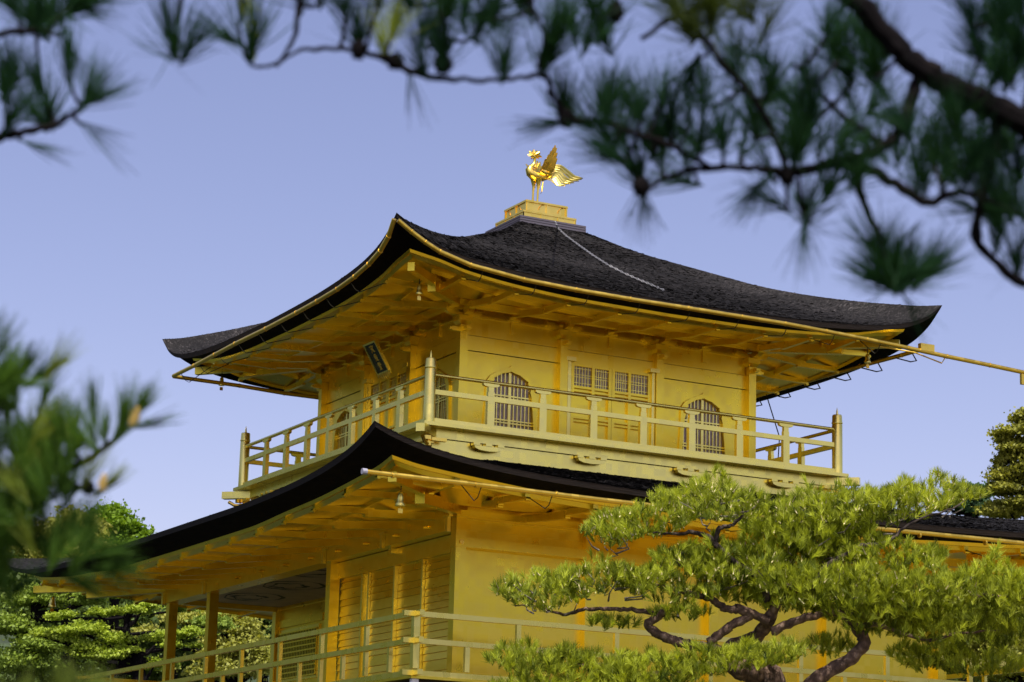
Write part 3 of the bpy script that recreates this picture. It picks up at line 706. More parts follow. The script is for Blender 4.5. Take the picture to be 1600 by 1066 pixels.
# --- first storey, below the picture: dark timber frame and white plaster
m = MB(); m.box(-4.15, 4.15, -5.75, 5.75, -7.6, -4.45); m.build('ground_storey_wall', 'white_wall', pav)
for x in colx:
    for y in (-5.85, -3.66, -1.47, .66, 2.8, 5.88):
        if x in (-4.25, 4.25) or y in (-5.85, 5.88):
            m = MB(); m.box(x-.11, x+.11, y-.11, y+.11, -8.0, -4.42); m.build('ground_storey_column', 'timber', pav)
m = MB(); m.box(-5.3, 5.3, -6.9, 6.9, -4.62, -4.43); m.build('balcony_underside', 'dark', pav)
m = MB(); m.box(-5.4, 5.4, -7.0, 7.0, -7.75, -7.60); m.build('veranda_floor', 'timber', pav)
m = MB(); m.box(-5.9, 5.9, -7.5, 7.5, -8.6, -8.0); m.build('stone_base', 'slate', pav)

# ------------------------------------------------------------------ things on the pavilion
# name plaque (a sign hung under the upper eaves)
pl = empty('name_plaque', (-3.1, -.78, 1.2), label='small dark tilted plaque in a gold frame hung under the upper eaves', cat='sign')
def pq(u, t, w_): # u along y, t down the board, w_ out
    a = Vector((-3.35, -.5, 1.94)); dn = Vector((.36, 0, -.60)).normalized(); ux = Vector((0, 1, 0)); nn = ux.cross(dn)
    nn = nn if nn.x < 0 else -nn
    u *= .82; t = t*.85+.04; p_ = a + ux*u + dn*t + nn*w_ ; return tuple(p_)
def pbox(m, u0, u1, t0, t1, w0, w1):
    m.hexa([pq(u0, t0, w0), pq(u1, t0, w0), pq(u1, t1, w0), pq(u0, t1, w0), pq(u0, t0, w1), pq(u1, t0, w1), pq(u1, t1, w1), pq(u0, t1, w1)])
m = MB(); pbox(m, -.24, .24, .02, .62, 0, .03); m.build('board', 'plaque', pl)
m = MB(); pbox(m, -.28, .28, -.015, .02, -.01, .05); pbox(m, -.27, -.24, .02, .62, -.01, .045); pbox(m, .24, .27, .02, .62, -.01, .045); pbox(m, -.26, .26, .62, .65, -.01, .045)
for i in range(7):
    u = -.27+.09*i; m.tube([pq(u, .64, .02), pq(u+.02, .70, .02), pq(u, .78-.02*abs(i-3), .02)], [.02, .024, .008], 6)
m.build('frame', 'gold_pale', pl)
# three characters read down the board
strokes = {
 0: [((-.5, .55), (.5, .55)), ((0, .7), (0, .55)), ((-.5, .55), (-.5, .4)), ((.5, .55), (.5, .4)), ((-.15, .45), (-.4, .2)), ((.15, .45), (.35, .25)), ((-.35, .1), (.2, .1)), ((-.05, .25), (-.1, -.1)), ((-.1, -.1), (-.45, -.55)), ((.2, .1), (.2, -.45)), ((.2, -.45), (.5, -.45)), ((.5, -.45), (.5, -.3))],
 1: [((-.35, .6), (.35, .6)), ((0, .75), (0, .6)), ((-.2, .5), (-.12, .35)), ((.2, .5), (.12, .35)), ((-.45, .32), (.45, .32)), ((-.28, .2), (.28, .2)), ((-.28, .2), (-.28, -.12)), ((.28, .2), (.28, -.12)), ((-.28, .04), (.28, .04)), ((-.28, -.12), (.28, -.12)), ((-.1, -.12), (-.4, -.5)), ((.1, -.12), (.1, -.45)), ((.1, -.45), (.45, -.45)), ((.45, -.45), (.45, -.3))],
 2: [((-.4, .6), (.0, .6)), ((0, .6), (.45, .6)), ((-.2, .75), (-.2, .5)), ((.2, .75), (.2, .5)), ((-.45, .42), (.45, .42)), ((-.45, .42), (-.45, .25)), ((.45, .42), (.45, .25)), ((-.25, .3), (.25, .3)), ((-.25, .12), (.25, .12)), ((-.25, .3), (-.25, .12)), ((.25, .3), (.25, .12)), ((-.4, -.02), (.4, -.02)), ((0, -.02), (0, -.5)), ((-.25, -.25), (.25, -.25)), ((-.45, -.5), (.45, -.5))]}
m = MB()
for ci, ss in strokes.items():
    cy = .135+ci*.185
    for (a0, b0), (a1, b1) in ss:
        m.tube([pq(-a0*.15, cy-b0*.12, .034), pq(-a1*.15, cy-b1*.12, .034)], .0085, 5)
m.build('lettering', 'gold_bright', pl)

def bell(pos, h, r, label):
    x, y, z = pos; e_ = empty('wind_bell', (x, y, z-h), label=label, cat='wind bell', group='wind bells hanging from the eave corners')
    m = MB(); m.lathe((x, y, z-h), [(r*.95, 0), (r, .02), (r*.82, h*.25), (r*.66, h*.55), (r*.6, h*.8), (r*.35, h*.95), (.008, h)], 14); b_ = m.build('bell_body', 'gold_pale', e_, smooth=True)
    m = MB(); 
    for i in range(5): m.tube([(x-.008, y, z+i*.03), (x, y-.008, z+i*.03+.014), (x+.008, y, z+i*.03), (x, y+.008, z+i*.03-.010), (x-.008, y, z+i*.03)], .004, 5)
    m.tube([(x, y, z), (x, y, z+.16)], .003, 5); m.build('hanging_chain', 'wire', e_)
    m = MB(); m.tube([(x, y, z-h*.4), (x, y, z-h-.03)], .004, 5); m.box(x-.012-r*.3, x+.012+r*.3, y-.004, y+.004, z-h-.09, z-h-.03); m.build('clapper', 'gold_bright', e_)
bell((-4.19, -4.12, 2.02), .16, .058, 'small gold wind bell under the near corner of the upper roof')
bell((-4.19, 4.12, 2.02), .16, .058, 'small gold wind bell under the left corner of the upper roof')
bell((4.19, -4.12, 2.02), .16, .058, 'small gold wind bell under the right corner of the upper roof')
bell((-6.0, -7.6, -1.81), .20, .072, 'larger gold wind bell under the near corner of the lower roof')
bell((-6.0, 7.6, -1.81), .20, .072, 'gold wind bell under the far left corner of the lower roof')

# chain lying on the roof
def on_roof(px, py):
    d = FW + RT*((px-800)/FPX) - UP*((py-533)/FPX); t = 34.0
    while t < 46:
        q = CAM+d*t
        if abs(q.x) < E1 and abs(q.y) < E1 and q.z < float(roof1(q.x, q.y)): return q
        t += .01
    return CAM+d*38
cp = [(868, 352), (872, 360), (884, 371), (900, 383), (925, 401), (950, 417), (975, 430), (1000, 441), (1022, 450), (1038, 457)]
cw = []
for (a, b), (c, d) in zip(cp, cp[1:]):
    for i in range(3): cw.append(on_roof(a+(c-a)*i/3, b+(d-b)*i/3))
cw.append(on_roof(*cp[-1]))
m = MB(); tot = []
pos = 0
for a, b in zip(cw, cw[1:]):
    L_ = (b-a).length; n = max(1, int(L_/.055))
    for i in range(n): tot.append((a+(b-a)*i/n, (b-a).normalized()))
for i, (p_, d) in enumerate(tot):
    s_ = d.cross(Vector((0, 0, 1))).normalized() if i % 2 == 0 else Vector((0, 0, 1))
    p_ = p_+Vector((0, -.01, .03)); l_ = .034
    m.tube([p_-d*l_, p_-d*l_*.5+s_*.015, p_+d*l_*.5+s_*.015, p_+d*l_, p_+d*l_*.5-s_*.015, p_-d*l_*.5-s_*.015, p_-d*l_], .006, 5, cap=False)
tag(m.build('roof_chain', 'chain', None), label='pale metal chain lying down the dark upper roof from the gold plinth', cat='chain')
m = MB(); m.tube([(4.4, -.79, 1.90), (4.4, -1.0, 1.48), (4.4, -1.21, 1.06), (4.3, -1.25, -.02)], .011, 6)
tag(m.build('hanging_cable', 'wire', None), label='thin dark cable dropping from the right upper eave to the balcony', cat='cable')

# phoenix
ph = empty('phoenix_statue', (-.02, 0, 4.885), label='gilded phoenix statue with raised wings and fanned tail on the roof top', cat='statue')
m = MB()
m.tube([(.30, 0, 5.50), (.22, 0, 5.50), (.12, 0, 5.485), (.02, 0, 5.475), (-.07, 0, 5.49), (-.135, 0, 5.53), (-.155, 0, 5.58), (-.125, 0, 5.63), (-.085, 0, 5.67), (-.058, 0, 5.72), (-.048, 0, 5.77), (-.055, 0, 5.82), (-.085, 0, 5.85), (-.12, 0, 5.862)],
       [.02, .045, .072, .09, .092, .084, .070, .050, .036, .028, .026, .032, .042, .026], 14)
m.build('body', 'gold_bright', ph, smooth=True)
m = MB(); m.tube([(-.12, 0, 5.865), (-.16, 0, 5.862), (-.20, 0, 5.845)], [.022, .014, .003], 8); m.tube([(-.12, 0, 5.845), (-.155, 0, 5.84), (-.175, 0, 5.83)], [.016, .01, .002], 8); m.build('beak', 'gold_bright', ph, smooth=True)
m = MB()
for i in range(16):
    t = i/15; a = math.radians(150-190*t); L_ = .085+.03*math.sin(i*2.1); y0 = .028*math.sin(i*2.7)
    c0 = Vector((-.07, y0, 5.865)); d = Vector((math.cos(a), .3*math.sin(i*1.9), math.sin(a)*.75))
    m.tube([c0, c0+d*L_*.6, c0+d*L_+Vector((.015, 0, .012)), c0+d*L_*1.1+Vector((.03, 0, -.003))], [.022, .026, .018, .006], 7)
m.tube([(-.10, 0, 5.83), (-.115, 0, 5.80), (-.10, 0, 5.785)], [.012, .018, .008], 7)
m.build('crest', 'gold_bright', ph, smooth=True)
for sy, nm in ((-1, 'wing'), (1, 'wing')):
    m = MB(); y0 = .085*sy
    if sy > 0:   # far wing seen as a tip in front of the breast
        sh = Vector((-.02, .09, 5.56)); tips = [(-.03, .36, 5.80), (0, .35, 5.78), (.03, .33, 5.78), (.06, .31, 5.78), (.10, .28, 5.84), (.14, .25, 5.86), (.18, .22, 5.84), (.2, .2, 5.76)]
    else:
        sh = Vector((.05, -.09, 5.56)); tips = [(.06, -.20, 5.76), (.10, -.24, 5.84), (.14, -.26, 5.91), (.18, -.27, 5.975), (.215, -.27, 6.025), (.245, -.26, 5.985), (.265, -.25, 5.90), (.275, -.23, 5.80), (.26, -.2, 5.70)]
    for i, t_ in enumerate(tips):
        t_ = Vector(t_); sh2 = sh + Vector((.015*i, 0, -.004*i)); mid = (sh2+t_)*.5 + Vector((.012, .03*sy, .01))
        d = (t_-sh2).normalized(); wv = Vector((1, 0, 0)).cross(d).cross(d).normalized() if False else Vector((d.z, 0, -d.x)).normalized()
        W_ = .032
        for a, b, wa, wb in ((sh2, mid, W_*1.3, W_*1.2), (mid, t_, W_*1.2, W_*.35)):
            off = Vector((0, .006*sy, 0))
            m.hexa([a-wv*wa-off, a+wv*wa-off, a+wv*wa+off, a-wv*wa+off, b-wv*wb-off, b+wv*wb-off, b+wv*wb+off, b-wv*wb+off])
            off2 = Vector((0, .012*sy, 0)); m.tube([a+off2, b+off2], .005, 5)
    # covert roll along the shoulder
    m.tube([sh+Vector((-.03, 0, .0)), sh+Vector((.06, -.0, -.02)), sh+Vector((.20, 0, -.025))], [.045, .06, .03], 9)
    for r_ in range(2):
        for i in range(6):
            a0 = sh.lerp(Vector(tips[min(i+1, len(tips)-1)]), .28+.18*r_); m.tube([a0+Vector((-.012, -.012*(-sy)*1, 0)), a0+Vector((.012, .012*sy, .03))], [.018, .012], 7)
    m.build('wing', 'gold_bright', ph, smooth=False)
tails = [ [(.22, 5.53), (.32, 5.72), (.44, 5.735), (.60, 5.66), (.76, 5.575), (.90, 5.575)],
 [(.22, 5.52), (.30, 5.68), (.42, 5.69), (.56, 5.60), (.70, 5.525), (.86, 5.54)],
 [(.22, 5.51), (.30, 5.64), (.40, 5.64), (.50, 5.54), (.62, 5.48), (.78, 5.485)],
 [(.22, 5.50), (.29, 5.60), (.37, 5.585), (.45, 5.49), (.54, 5.43), (.66, 5.425)],
 [(.21, 5.49), (.28, 5.565), (.34, 5.54), (.40, 5.45), (.48, 5.385), (.57, 5.385)],
 [(.20, 5.48), (.26, 5.53), (.31, 5.50), (.355, 5.41), (.40, 5.33), (.45, 5.325)],
 [(.18, 5.47), (.23, 5.49), (.265, 5.46), (.29, 5.38), (.32, 5.30), (.345, 5.285)],
 [(.16, 5.46), (.19, 5.46), (.215, 5.42), (.235, 5.35), (.25, 5.29), (.245, 5.27)],
 [(.13, 5.45), (.15, 5.44), (.17, 5.40), (.185, 5.35), (.19, 5.31), (.185, 5.29)],
 [(.09, 5.45), (.10, 5.42), (.11, 5.39), (.115, 5.36), (.115, 5.34), (.105, 5.33)]]
for i, tl in enumerate(tails):
    for sy in ((-1,) if i < 7 else (-1, 1)):
        m = MB(); y_ = .015*sy + .045*sy*(i/9+.2); n = len(tl)
        L3 = [Vector((x, y_*(1+j*.5)+sy*.03*i/9*j, z)) for j, (x, z) in enumerate(tl)]
        W_ = [.016, .025, .031, .033, .030, .008] if i < 7 else [.012, .016, .018, .018, .014, .004]
        # flattened feather: a fine resample
        f = lambda arr, t: arr[min(int(t), n-2)]*(1-(t-min(int(t), n-2))) + arr[min(int(t), n-2)+1]*(t-min(int(t), n-2))
        px_ = sm_interp([(j, L3[j].x) for j in range(n)]); pz_ = sm_interp([(j, L3[j].z) for j in range(n)]); py_ = sm_interp([(j, L3[j].y) for j in range(n)]); pw = sm_interp([(j, W_[j]) for j in range(n)])
        T = [Vector((float(px_(t)), float(py_(t)), float(pz_(t)))) for t in np.linspace(0, n-1, 18)]
        k0 = len(m.v)
        for j, p_ in enumerate(T):
            d = (T[min(j+1, 17)]-T[max(j-1, 0)]).normalized(); nn = Vector((-d.z, 0, d.x)); w_ = float(pw(j*(n-1)/17))*.95
            sd_ = Vector((0, .012, 0))
            for q in (nn*w_, nn*w_*.1+sd_, -nn*w_, nn*w_*.1-sd_): m.v.append(tuple(p_+q))
        for j in range(17):
            for q in range(4): m.f.append((k0+j*4+q, k0+j*4+(q+1) % 4, k0+j*4+4+(q+1) % 4, k0+j*4+4+q))
        m.build('tail_feather', 'gold_pale', ph, smooth=False)  # pale gold stands in for sun glints on the feathers
for lx, ly in ((-.035, .045), (.012, -.045)):
    m = MB(); m.tube([(lx, ly, 5.43), (lx, ly, 5.37), (lx, ly, 5.30), (lx-.005, ly, 5.20), (lx-.01, ly, 5.0), (lx-.012, ly, 4.92)], [.062, .045, .026, .019, .018, .022], 10)
    for a in (-2.6, 3.14, 2.6, 0): m.tube([(lx-.012, ly, 4.925), (lx-.012+.05*math.cos(a), ly+.05*math.sin(a), 4.918), (lx-.012+.09*math.cos(a), ly+.09*math.sin(a), 4.895)], [.018, .013, .004], 6)
    m.build('leg', 'gold_bright', ph, smooth=True)
m = MB(); m.lathe((-.01, 0, 4.885), [(.19, 0), (.185, .015), (.15, .03), (.10, .05), (.02, .055)], 18); m.build('foot_base', 'gold_pale', ph, smooth=True)

# ------------------------------------------------------------------ vegetation helpers
def unit(a): return a/np.maximum(np.linalg.norm(a, axis=-1, keepdims=True), 1e-9)
def tufts(C, A, n, length, width, spread, name, mat, parent, tone_base=None, bend=.12, **k):
    """needle brushes: C centres (N,3), A axes (N,3); n needles each, thin tapering quads"""
    C = np.asarray(C, float); A = unit(np.asarray(A, float)); N = len(C)
    c = np.repeat(C, n, 0); a = np.repeat(A, n, 0); r = unit(rng.normal(size=(N*n, 3)))
    sp = rng.uniform(.15, 1, (N*n, 1))*spread
    d = unit(a + r*sp)
    L = length*rng.uniform(.7, 1.1, (N*n, 1)); s = unit(np.cross(d, rng.normal(size=(N*n, 3))))
    st = c + a*rng.uniform(-.25, .45, (N*n, 1))*length
    tip = st + d*L + a*L*bend
    mid = st + d*L*.55
    w_ = width*rng.uniform(.8, 1.2, (N*n, 1))
    V = np.stack([st-s*w_*.5, st+s*w_*.5, mid+s*w_*.5, mid-s*w_*.5, tip+s*w_*.15, tip-s*w_*.15], 1).reshape(-1, 3)
    b = np.arange(N*n)[:, None]*6
    F = np.stack([b+np.array([0, 1, 2, 3]), b+np.array([3, 2, 4, 5])], 1).reshape(-1, 4)
    tb = np.repeat(rng.random(N) if tone_base is None else np.asarray(tone_base), n)*.7 + rng.random(N*n)*.3
    return np_mesh(name, V, F, mat, parent, np.repeat(tb, 2), **k)
def leaves(C, size, name, mat, parent, up=.6, tone=None, **k):
    C = np.asarray(C, float); N = len(C)
    nrm = unit(rng.normal(size=(N, 3)) + np.array([0, 0, up])); s = unit(np.cross(nrm, rng.normal(size=(N, 3)))); t = np.cross(nrm, s)
    L = size*rng.uniform(.6, 1.3, (N, 1)); W_ = L*rng.uniform(.45, .8, (N, 1))
    V = np.stack([C-t*L*.5, C+s*W_*.5, C+t*L*.5, C-s*W_*.5], 1).reshape(-1, 3)
    F = np.arange(4*N).reshape(N, 4)
    return np_mesh(name, V, F, mat, parent, rng.random(N) if tone is None else tone, **k)
def smooth_line(pts, rad, seg=6, jit=0.0):
    n = len(pts); t0 = list(range(n)); out = []; ro = []
    f = [sm_interp([(i, p[j]) for i, p in enumerate(pts)]) for j in range(3)]; fr = sm_interp(list(enumerate(rad)))
    for t in np.linspace(0, n-1, (n-1)*seg+1):
        out.append(Vector((float(f[0](t)), float(f[1](t)), float(f[2](t)))) + Vector(rng.normal(0, 1, 3))*jit); ro.append(float(fr(t))*(1+.08*math.sin(t*9)))
    return out, ro
GZ = -8.5

# ------------------------------------------------------------------ garden pine in front, right
D0 = 20.0
gp = empty('garden_pine', tuple(at(1230, 1066, D0).xy)+(GZ,), label='clipped yellow green garden pine with layered pads and reddish trunk at lower right', cat='tree')
def limb(pxs, rads, name, parent, mat, D=D0, jit=.004, n=10, seg=6):
    pts = [at(p[0], p[1], D+(p[2] if len(p) > 2 else 0)) for p in pxs]; P_, R_ = smooth_line(pts, rads, seg, jit)
    m = MB(); m.tube(P_, R_, n); return m.build(name, mat, parent, smooth=True)
base = at(1230, 1066, D0); base.z = GZ
m = MB(); k1 = at(1215, 1100, D0); P_, R_ = smooth_line([base+Vector((.1, 0, -.1)), base.lerp(k1, .35)+Vector((.25, 0, 0)), base.lerp(k1, .7)+Vector((-.15, .1, 0)), k1, at(1190, 1050, D0), at(1158, 1047, D0-.1), at(1135, 1030, D0), at(1140, 1010, D0+.2), at(1182, 995, D0+.2), at(1200, 971, D0+.1), at(1215, 940, D0)], [.24, .19, .15, .125, .115, .09, .065, .055, .06, .055, .04], 6, .004)
m.tube(P_, R_, 14); m.build('trunk', 'bark_mid', gp, smooth=True)
limb([(1150, 1040), (1110, 1010), (1084, 1009), (1058, 1002), (1032, 993), (1013, 976), (1030, 962), (1042, 950)], [0.040, 0.041, 0.044, 0.044, 0.041, 0.038, 0.036, 0.033], 'limb', gp, 'bark_mid')
limb([(1040, 952), (1026, 959), (980, 952), (948, 952), (915, 952), (880, 960), (837, 947), (805, 947)], [0.030, 0.024, 0.020, 0.018, 0.017, 0.013, 0.009, 0.005], 'limb', gp, 'bark_mid')
limb([(1107, 1004), (1123, 993), (1146, 976), (1172, 962), (1155, 954), (1130, 949), (1113, 937), (1091, 931), (1058, 921), (1026, 915), (980, 905)], [0.036, 0.040, 0.040, 0.038, 0.033, 0.033, 0.030, 0.028, 0.022, 0.015, 0.008], 'limb', gp, 'bark_mid')
limb([(1200, 971), (1172, 957), (1150, 948)], [0.040, 0.036, 0.033], 'limb', gp, 'bark_mid')
limb([(1206, 988), (1237, 972), (1280, 960), (1306, 957), (1340, 965)], [0.040, 0.036, 0.033, 0.030, 0.020], 'limb', gp, 'bark_mid')
m = MB(); k2 = at(1262, 1075, D0); P_, R_ = smooth_line([base.lerp(k1, .55)+Vector((.05, 0, 0)), k2, at(1299, 1047, D0), at(1333, 1026, D0), at(1351, 1003, D0), at(1340, 985, D0), at(1323, 964, D0), at(1306, 957, D0), at(1260, 930, D0), at(1200, 900, D0)], [.12, .07, .06, .055, .052, .045, .035, .03, .024, .014], 6, .004)
m.tube(P_, R_, 12); m.build('limb', 'bark_mid', gp, smooth=True)
limb([(1200, 940), (1190, 910), (1150, 880), (1117, 850), (1107, 838), (1081, 832), (1055, 834), (1020, 832)], [0.033, 0.030, 0.026, 0.025, 0.023, 0.018, 0.013, 0.008], 'limb', gp, 'bark_dark')
limb([(1117, 846), (1125, 825), (1145, 820), (1160, 800), (1140, 780), (1128, 760)], [0.023, 0.020, 0.016, 0.012, 0.008, 0.005], 'limb', gp, 'bark_dark')
limb([(1260, 935), (1292, 885), (1320, 868), (1347, 854), (1385, 848), (1420, 820), (1470, 800), (1500, 790)], [0.026, 0.026, 0.023, 0.020, 0.015, 0.011, 0.008, 0.005], 'limb', gp, 'bark_dark')
limb([(1340, 985), (1360, 975), (1400, 985), (1450, 1000), (1500, 990), (1560, 985)], [0.033, 0.023, 0.020, 0.016, 0.011, 0.007], 'limb', gp, 'bark_mid')
limb([(1323, 964), (1360, 960), (1420, 945), (1480, 935), (1540, 930), (1600, 935)], [0.030, 0.026, 0.023, 0.020, 0.013, 0.007], 'limb', gp, 'bark_mid')
limb([(1100, 1040), (1060, 1050), (1000, 1055), (940, 1040), (880, 1040), (830, 1035)], [0.033, 0.026, 0.020, 0.016, 0.011, 0.005], 'limb', gp, 'bark_mid')
# foliage pads: (cx, cy, half-width, half-height, depth offset)
pads = [(1110, 782, 92, 38, 0), (1010, 812, 80, 34, .1), (960, 832, 55, 26, .1), (900+40, 905, 110, 30, 0), (850, 925, 80, 34, -.1), (1060, 905, 110, 44, 0),
        (1150, 880, 90, 40, .3), (1240, 860, 100, 46, .4), (1290, 800, 100, 44, .3), (1370, 790, 110, 38, .3), (1455, 775, 85, 30, .4), (1200, 815, 60, 22, .5),
        (1300, 850, 90, 38, .5), (1390, 868, 95, 26, .2), (1300, 915, 130, 40, 0), (1420, 915, 120, 46, -.1), (1540, 915, 90, 46, .1), (1590, 935, 50, 50, .2),
        (1380, 965, 90, 36, .1), (1480, 985, 90, 36, .2), (1450, 1025, 60, 30, .5), (1570, 985, 60, 34, .4), (1530, 1040, 80, 26, .5), (1240, 935, 80, 30, .2),
        (840, 1032, 80, 30, -.2), (920, 1040, 90, 28, -.1), (1020, 1052, 90, 30, -.3), (1120, 1035, 100, 24, -.4), (1200, 1020, 70, 24, -.4), (860, 1075, 100, 25, -.2), (1010, 1085, 120, 25, -.2), (1060, 960, 50, 14, .1), (960, 975, 40, 12, .1), (1300, 1010, 40, 20, .5), (1230, 905, 120, 30, .2), (1180, 930, 70, 18, .3), (1350, 940, 120, 34, .2), (1420, 960, 120, 40, .4), (1100, 870, 80, 26, .3), (1260, 830, 100, 34, .4)]
TC = []; TA = []; TN = []
ntw = 0
for (cx, cy, hw, hh, dd) in pads:
    n = int(hw*hh/13)
    cen = at(cx, cy+hh*.35, D0+dd)
    for i in range(n):
        a = random.uniform(0, 2*math.pi); rr = math.sqrt(random.random()); 
        x = cx+hw*rr*math.cos(a); yy = math.sin(a)*rr
        edge = math.sqrt(max(0, 1-((x-cx)/hw)**2)); bumpy = .75+.35*math.sin(x*.055+cy)+.2*math.sin(x*.13)
        y = cy + hh*yy*edge*(bumpy if yy < 0 else .9)
        dz = random.gauss(0, .28)*max(.3, edge)
        p_ = at(x, y, D0+dd+dz); ax = Vector((random.gauss(0, .5), random.gauss(0, .5), 1.0)) + (p_-cen)*.5*Vector((1, 1, .3)).x
        TC.append(p_); TA.append(ax); TN.append(min(1, max(0, .45-yy*.2+random.gauss(0, .36))))
        if random.random() < .022 and ntw < 95:
            q = p_ + (cen-p_)*random.uniform(.35, .8); q.z = p_.z-.10*random.random()-.05; mid = (p_+q)*.5+Vector((random.gauss(0, .03), random.gauss(0, .03), -.03))
            ntw += 1; tw = MB(); tw.tube([p_-Vector((0, 0, .02)), mid, q], [.003, .006, .009], 6); tw.build('twig', 'twig', gp, smooth=True)
TC = np.array([tuple(v) for v in TC]); TA = np.array([tuple(v) for v in TA]); TN = np.array(TN)
tufts(TC, TA, 30, .072, .0042, .95, 'foliage', 'needle_mid', gp, TN)
sel = rng.random(len(TC)) < .35
cc = TC[sel]; aa = unit(TA[sel]); mC = []
m = MB()
for p_, a in zip(cc[:1400], aa[:1400]):
    p_ = Vector(p_); a = Vector(a); m.tube([p_, p_+a*.05*random.uniform(.6, 1.4)], [.007, .003], 4, cap=False)
m.build('candles', 'candle', gp)

# ------------------------------------------------------------------ near pine boughs (out of focus), trunks stand just outside the picture
def bough_tree(name, label, trunk_base, group=None):
    return empty(name, trunk_base, label=label, cat='tree')
ND = 4.0
tb = at(2150, 900, 4.6); tb.z = GZ
npine = bough_tree('near_pine', 'dark pine boughs hanging in from the upper right close to the viewer', tuple(tb))
top = at(2100, -500, 4.6)
m = MB(); P_, R_ = smooth_line([tb+Vector((0, 0, -.1)), tb.lerp(top, .4)+Vector((.05, .05, 0)), tb.lerp(top, .7), top, top+Vector((0, 0, 1.2))], [.17, .15, .12, .10, .06], 6, .003); m.tube(P_, R_, 14); m.build('trunk', 'bark_near', npine, smooth=True)
NBP = {}
def nb(pxs, rads, parent=npine, D=ND, nm='branch'):
    NBP.setdefault(parent.name, []).extend([(a[0]+(b[0]-a[0])*t/4, a[1]+(b[1]-a[1])*t/4) for a, b in zip(pxs, pxs[1:]) for t in range(5)])
    pts = [at(p[0], p[1], D+(p[2] if len(p) > 2 else 0)) for p in pxs]; P_, R_ = smooth_line(pts, rads, 5, .0015); m = MB(); m.tube(P_, R_, 8); return m.build(nm, 'bark_near', parent, smooth=True)
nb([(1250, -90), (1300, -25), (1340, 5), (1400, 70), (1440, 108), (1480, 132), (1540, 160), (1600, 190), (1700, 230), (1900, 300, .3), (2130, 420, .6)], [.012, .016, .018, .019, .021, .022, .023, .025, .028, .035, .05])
nb([(1440, 105), (1425, 150), (1412, 190), (1390, 222), (1345, 245), (1300, 257), (1230, 270), (1180, 264), (1110, 262), (1060, 270), (1025, 288), (1003, 296)], [.012, .011, .011, .010, .010, .010, .009, .006, .006, .005, .004, .006])
nb([(1300, 257), (1350, 262), (1400, 288), (1450, 318), (1500, 300), (1560, 320), (1650, 360)], [.009, .010, .009, .008, .006, .005, .004])
nb([(1340, 262), (1348, 310), (1365, 350), (1385, 395), (1398, 440)], [.008, .007, .006, .006, .008])
nb([(1560, 165), (1552, 240), (1535, 300), (1525, 365), (1550, 405), (1590, 438), (1640, 460)], [.012, .009, .007, .009, .007, .009, .006])
nb([(1110, 262), (1040, 225), (980, 205), (930, 190), (890, 188), (865, 150), (848, 118), (800, 122), (740, 126), (665, 118), (600, 92), (560, 80), (500, 75), (462, 82), (430, 100), (400, 104), (385, 92)], [.005, .005, .005, .006, .008, .005, .005, .004, .004, .006, .006, .004, .004, .003, .003, .003, .003])
nb([(430, 104), (455, 70), (465, 30), (470, -20), (600, -90), (900, -140), (1250, -90)], [.003, .004, .005, .006, .008, .012, .014])
nb([(690, 105), (695, 60), (690, 0), (700, -60), (760, -115)], [.008, .006, .006, .006, .008])
nb([(960, 10), (958, -40), (950, -135)], [.003, .003, .004]); nb([(840, 110), (850, 60), (830, 0), (840, -130)], [.004, .004, .004, .006])
nb([(275, 88), (278, 40), (285, -20), (330, -120), (470, -160), (600, -90)], [.005, .004, .004, .006, .008, .009])
nb([(-60, 225), (0, 215), (40, 205), (80, 198), (110, 180), (128, 168)], [.010, .009, .007, .006, .005, .004])
nb([(70, 48), (20, 50), (-40, 60)], [.006, .006, .006]); nb([(-60, 225), (-45, 100), (-40, 60), (-20, -60), (120, -180), (330, -120)], [.010, .010, .010, .011, .012, .010])
nb([(1070, 20), (1100, 60), (1150, 120), (1200, 190), (1230, 265)], [.005, .005, .005, .006, .006]); nb([(1300, -30), (1200, -30), (1070, 20), (1000, 60)], [.010, .008, .006, .004])
nb([(1380, 225), (1310, 175), (1270, 130), (1240, 100)], [.006, .005, .005, .003]); nb([(1600, 190), (1610, 120), (1590, 60), (1560, 30)], [.008, .006, .005, .004])
# cones
def cone(px, py, D, r=.013, ln=.035, parent=npine):
    c = at(px, py, D); m = MB(); m.lathe((c.x, c.y, c.z), [(.003, -ln/2), (r*.7, -ln*.35), (r, -ln*.1), (r*.95, ln*.15), (r*.6, ln*.38), (.003, ln/2)], 10)
    for i in range(24):
        a = i*2.4; z = -ln*.4+ln*.8*i/24; rr = r*(1-abs(z/ln*1.6)**2)
        m.box(c.x+rr*math.cos(a)-.002, c.x+rr*math.cos(a)+.002, c.y+rr*math.sin(a)-.002, c.y+rr*math.sin(a)+.002, c.z+z-.002, c.z+z+.002)
    m.build('pine_cone', 'bark_near', parent, smooth=False)
cone(962, 18, ND, .013, .04); cone(560, 78, ND); cone(617, 96, ND, .014, .03); cone(692, 100, ND, .016, .035); cone(885, 185, ND); cone(1002, 292, ND, .015, .035); cone(1230, 275, ND); cone(1525, 365, ND, .009, .03)
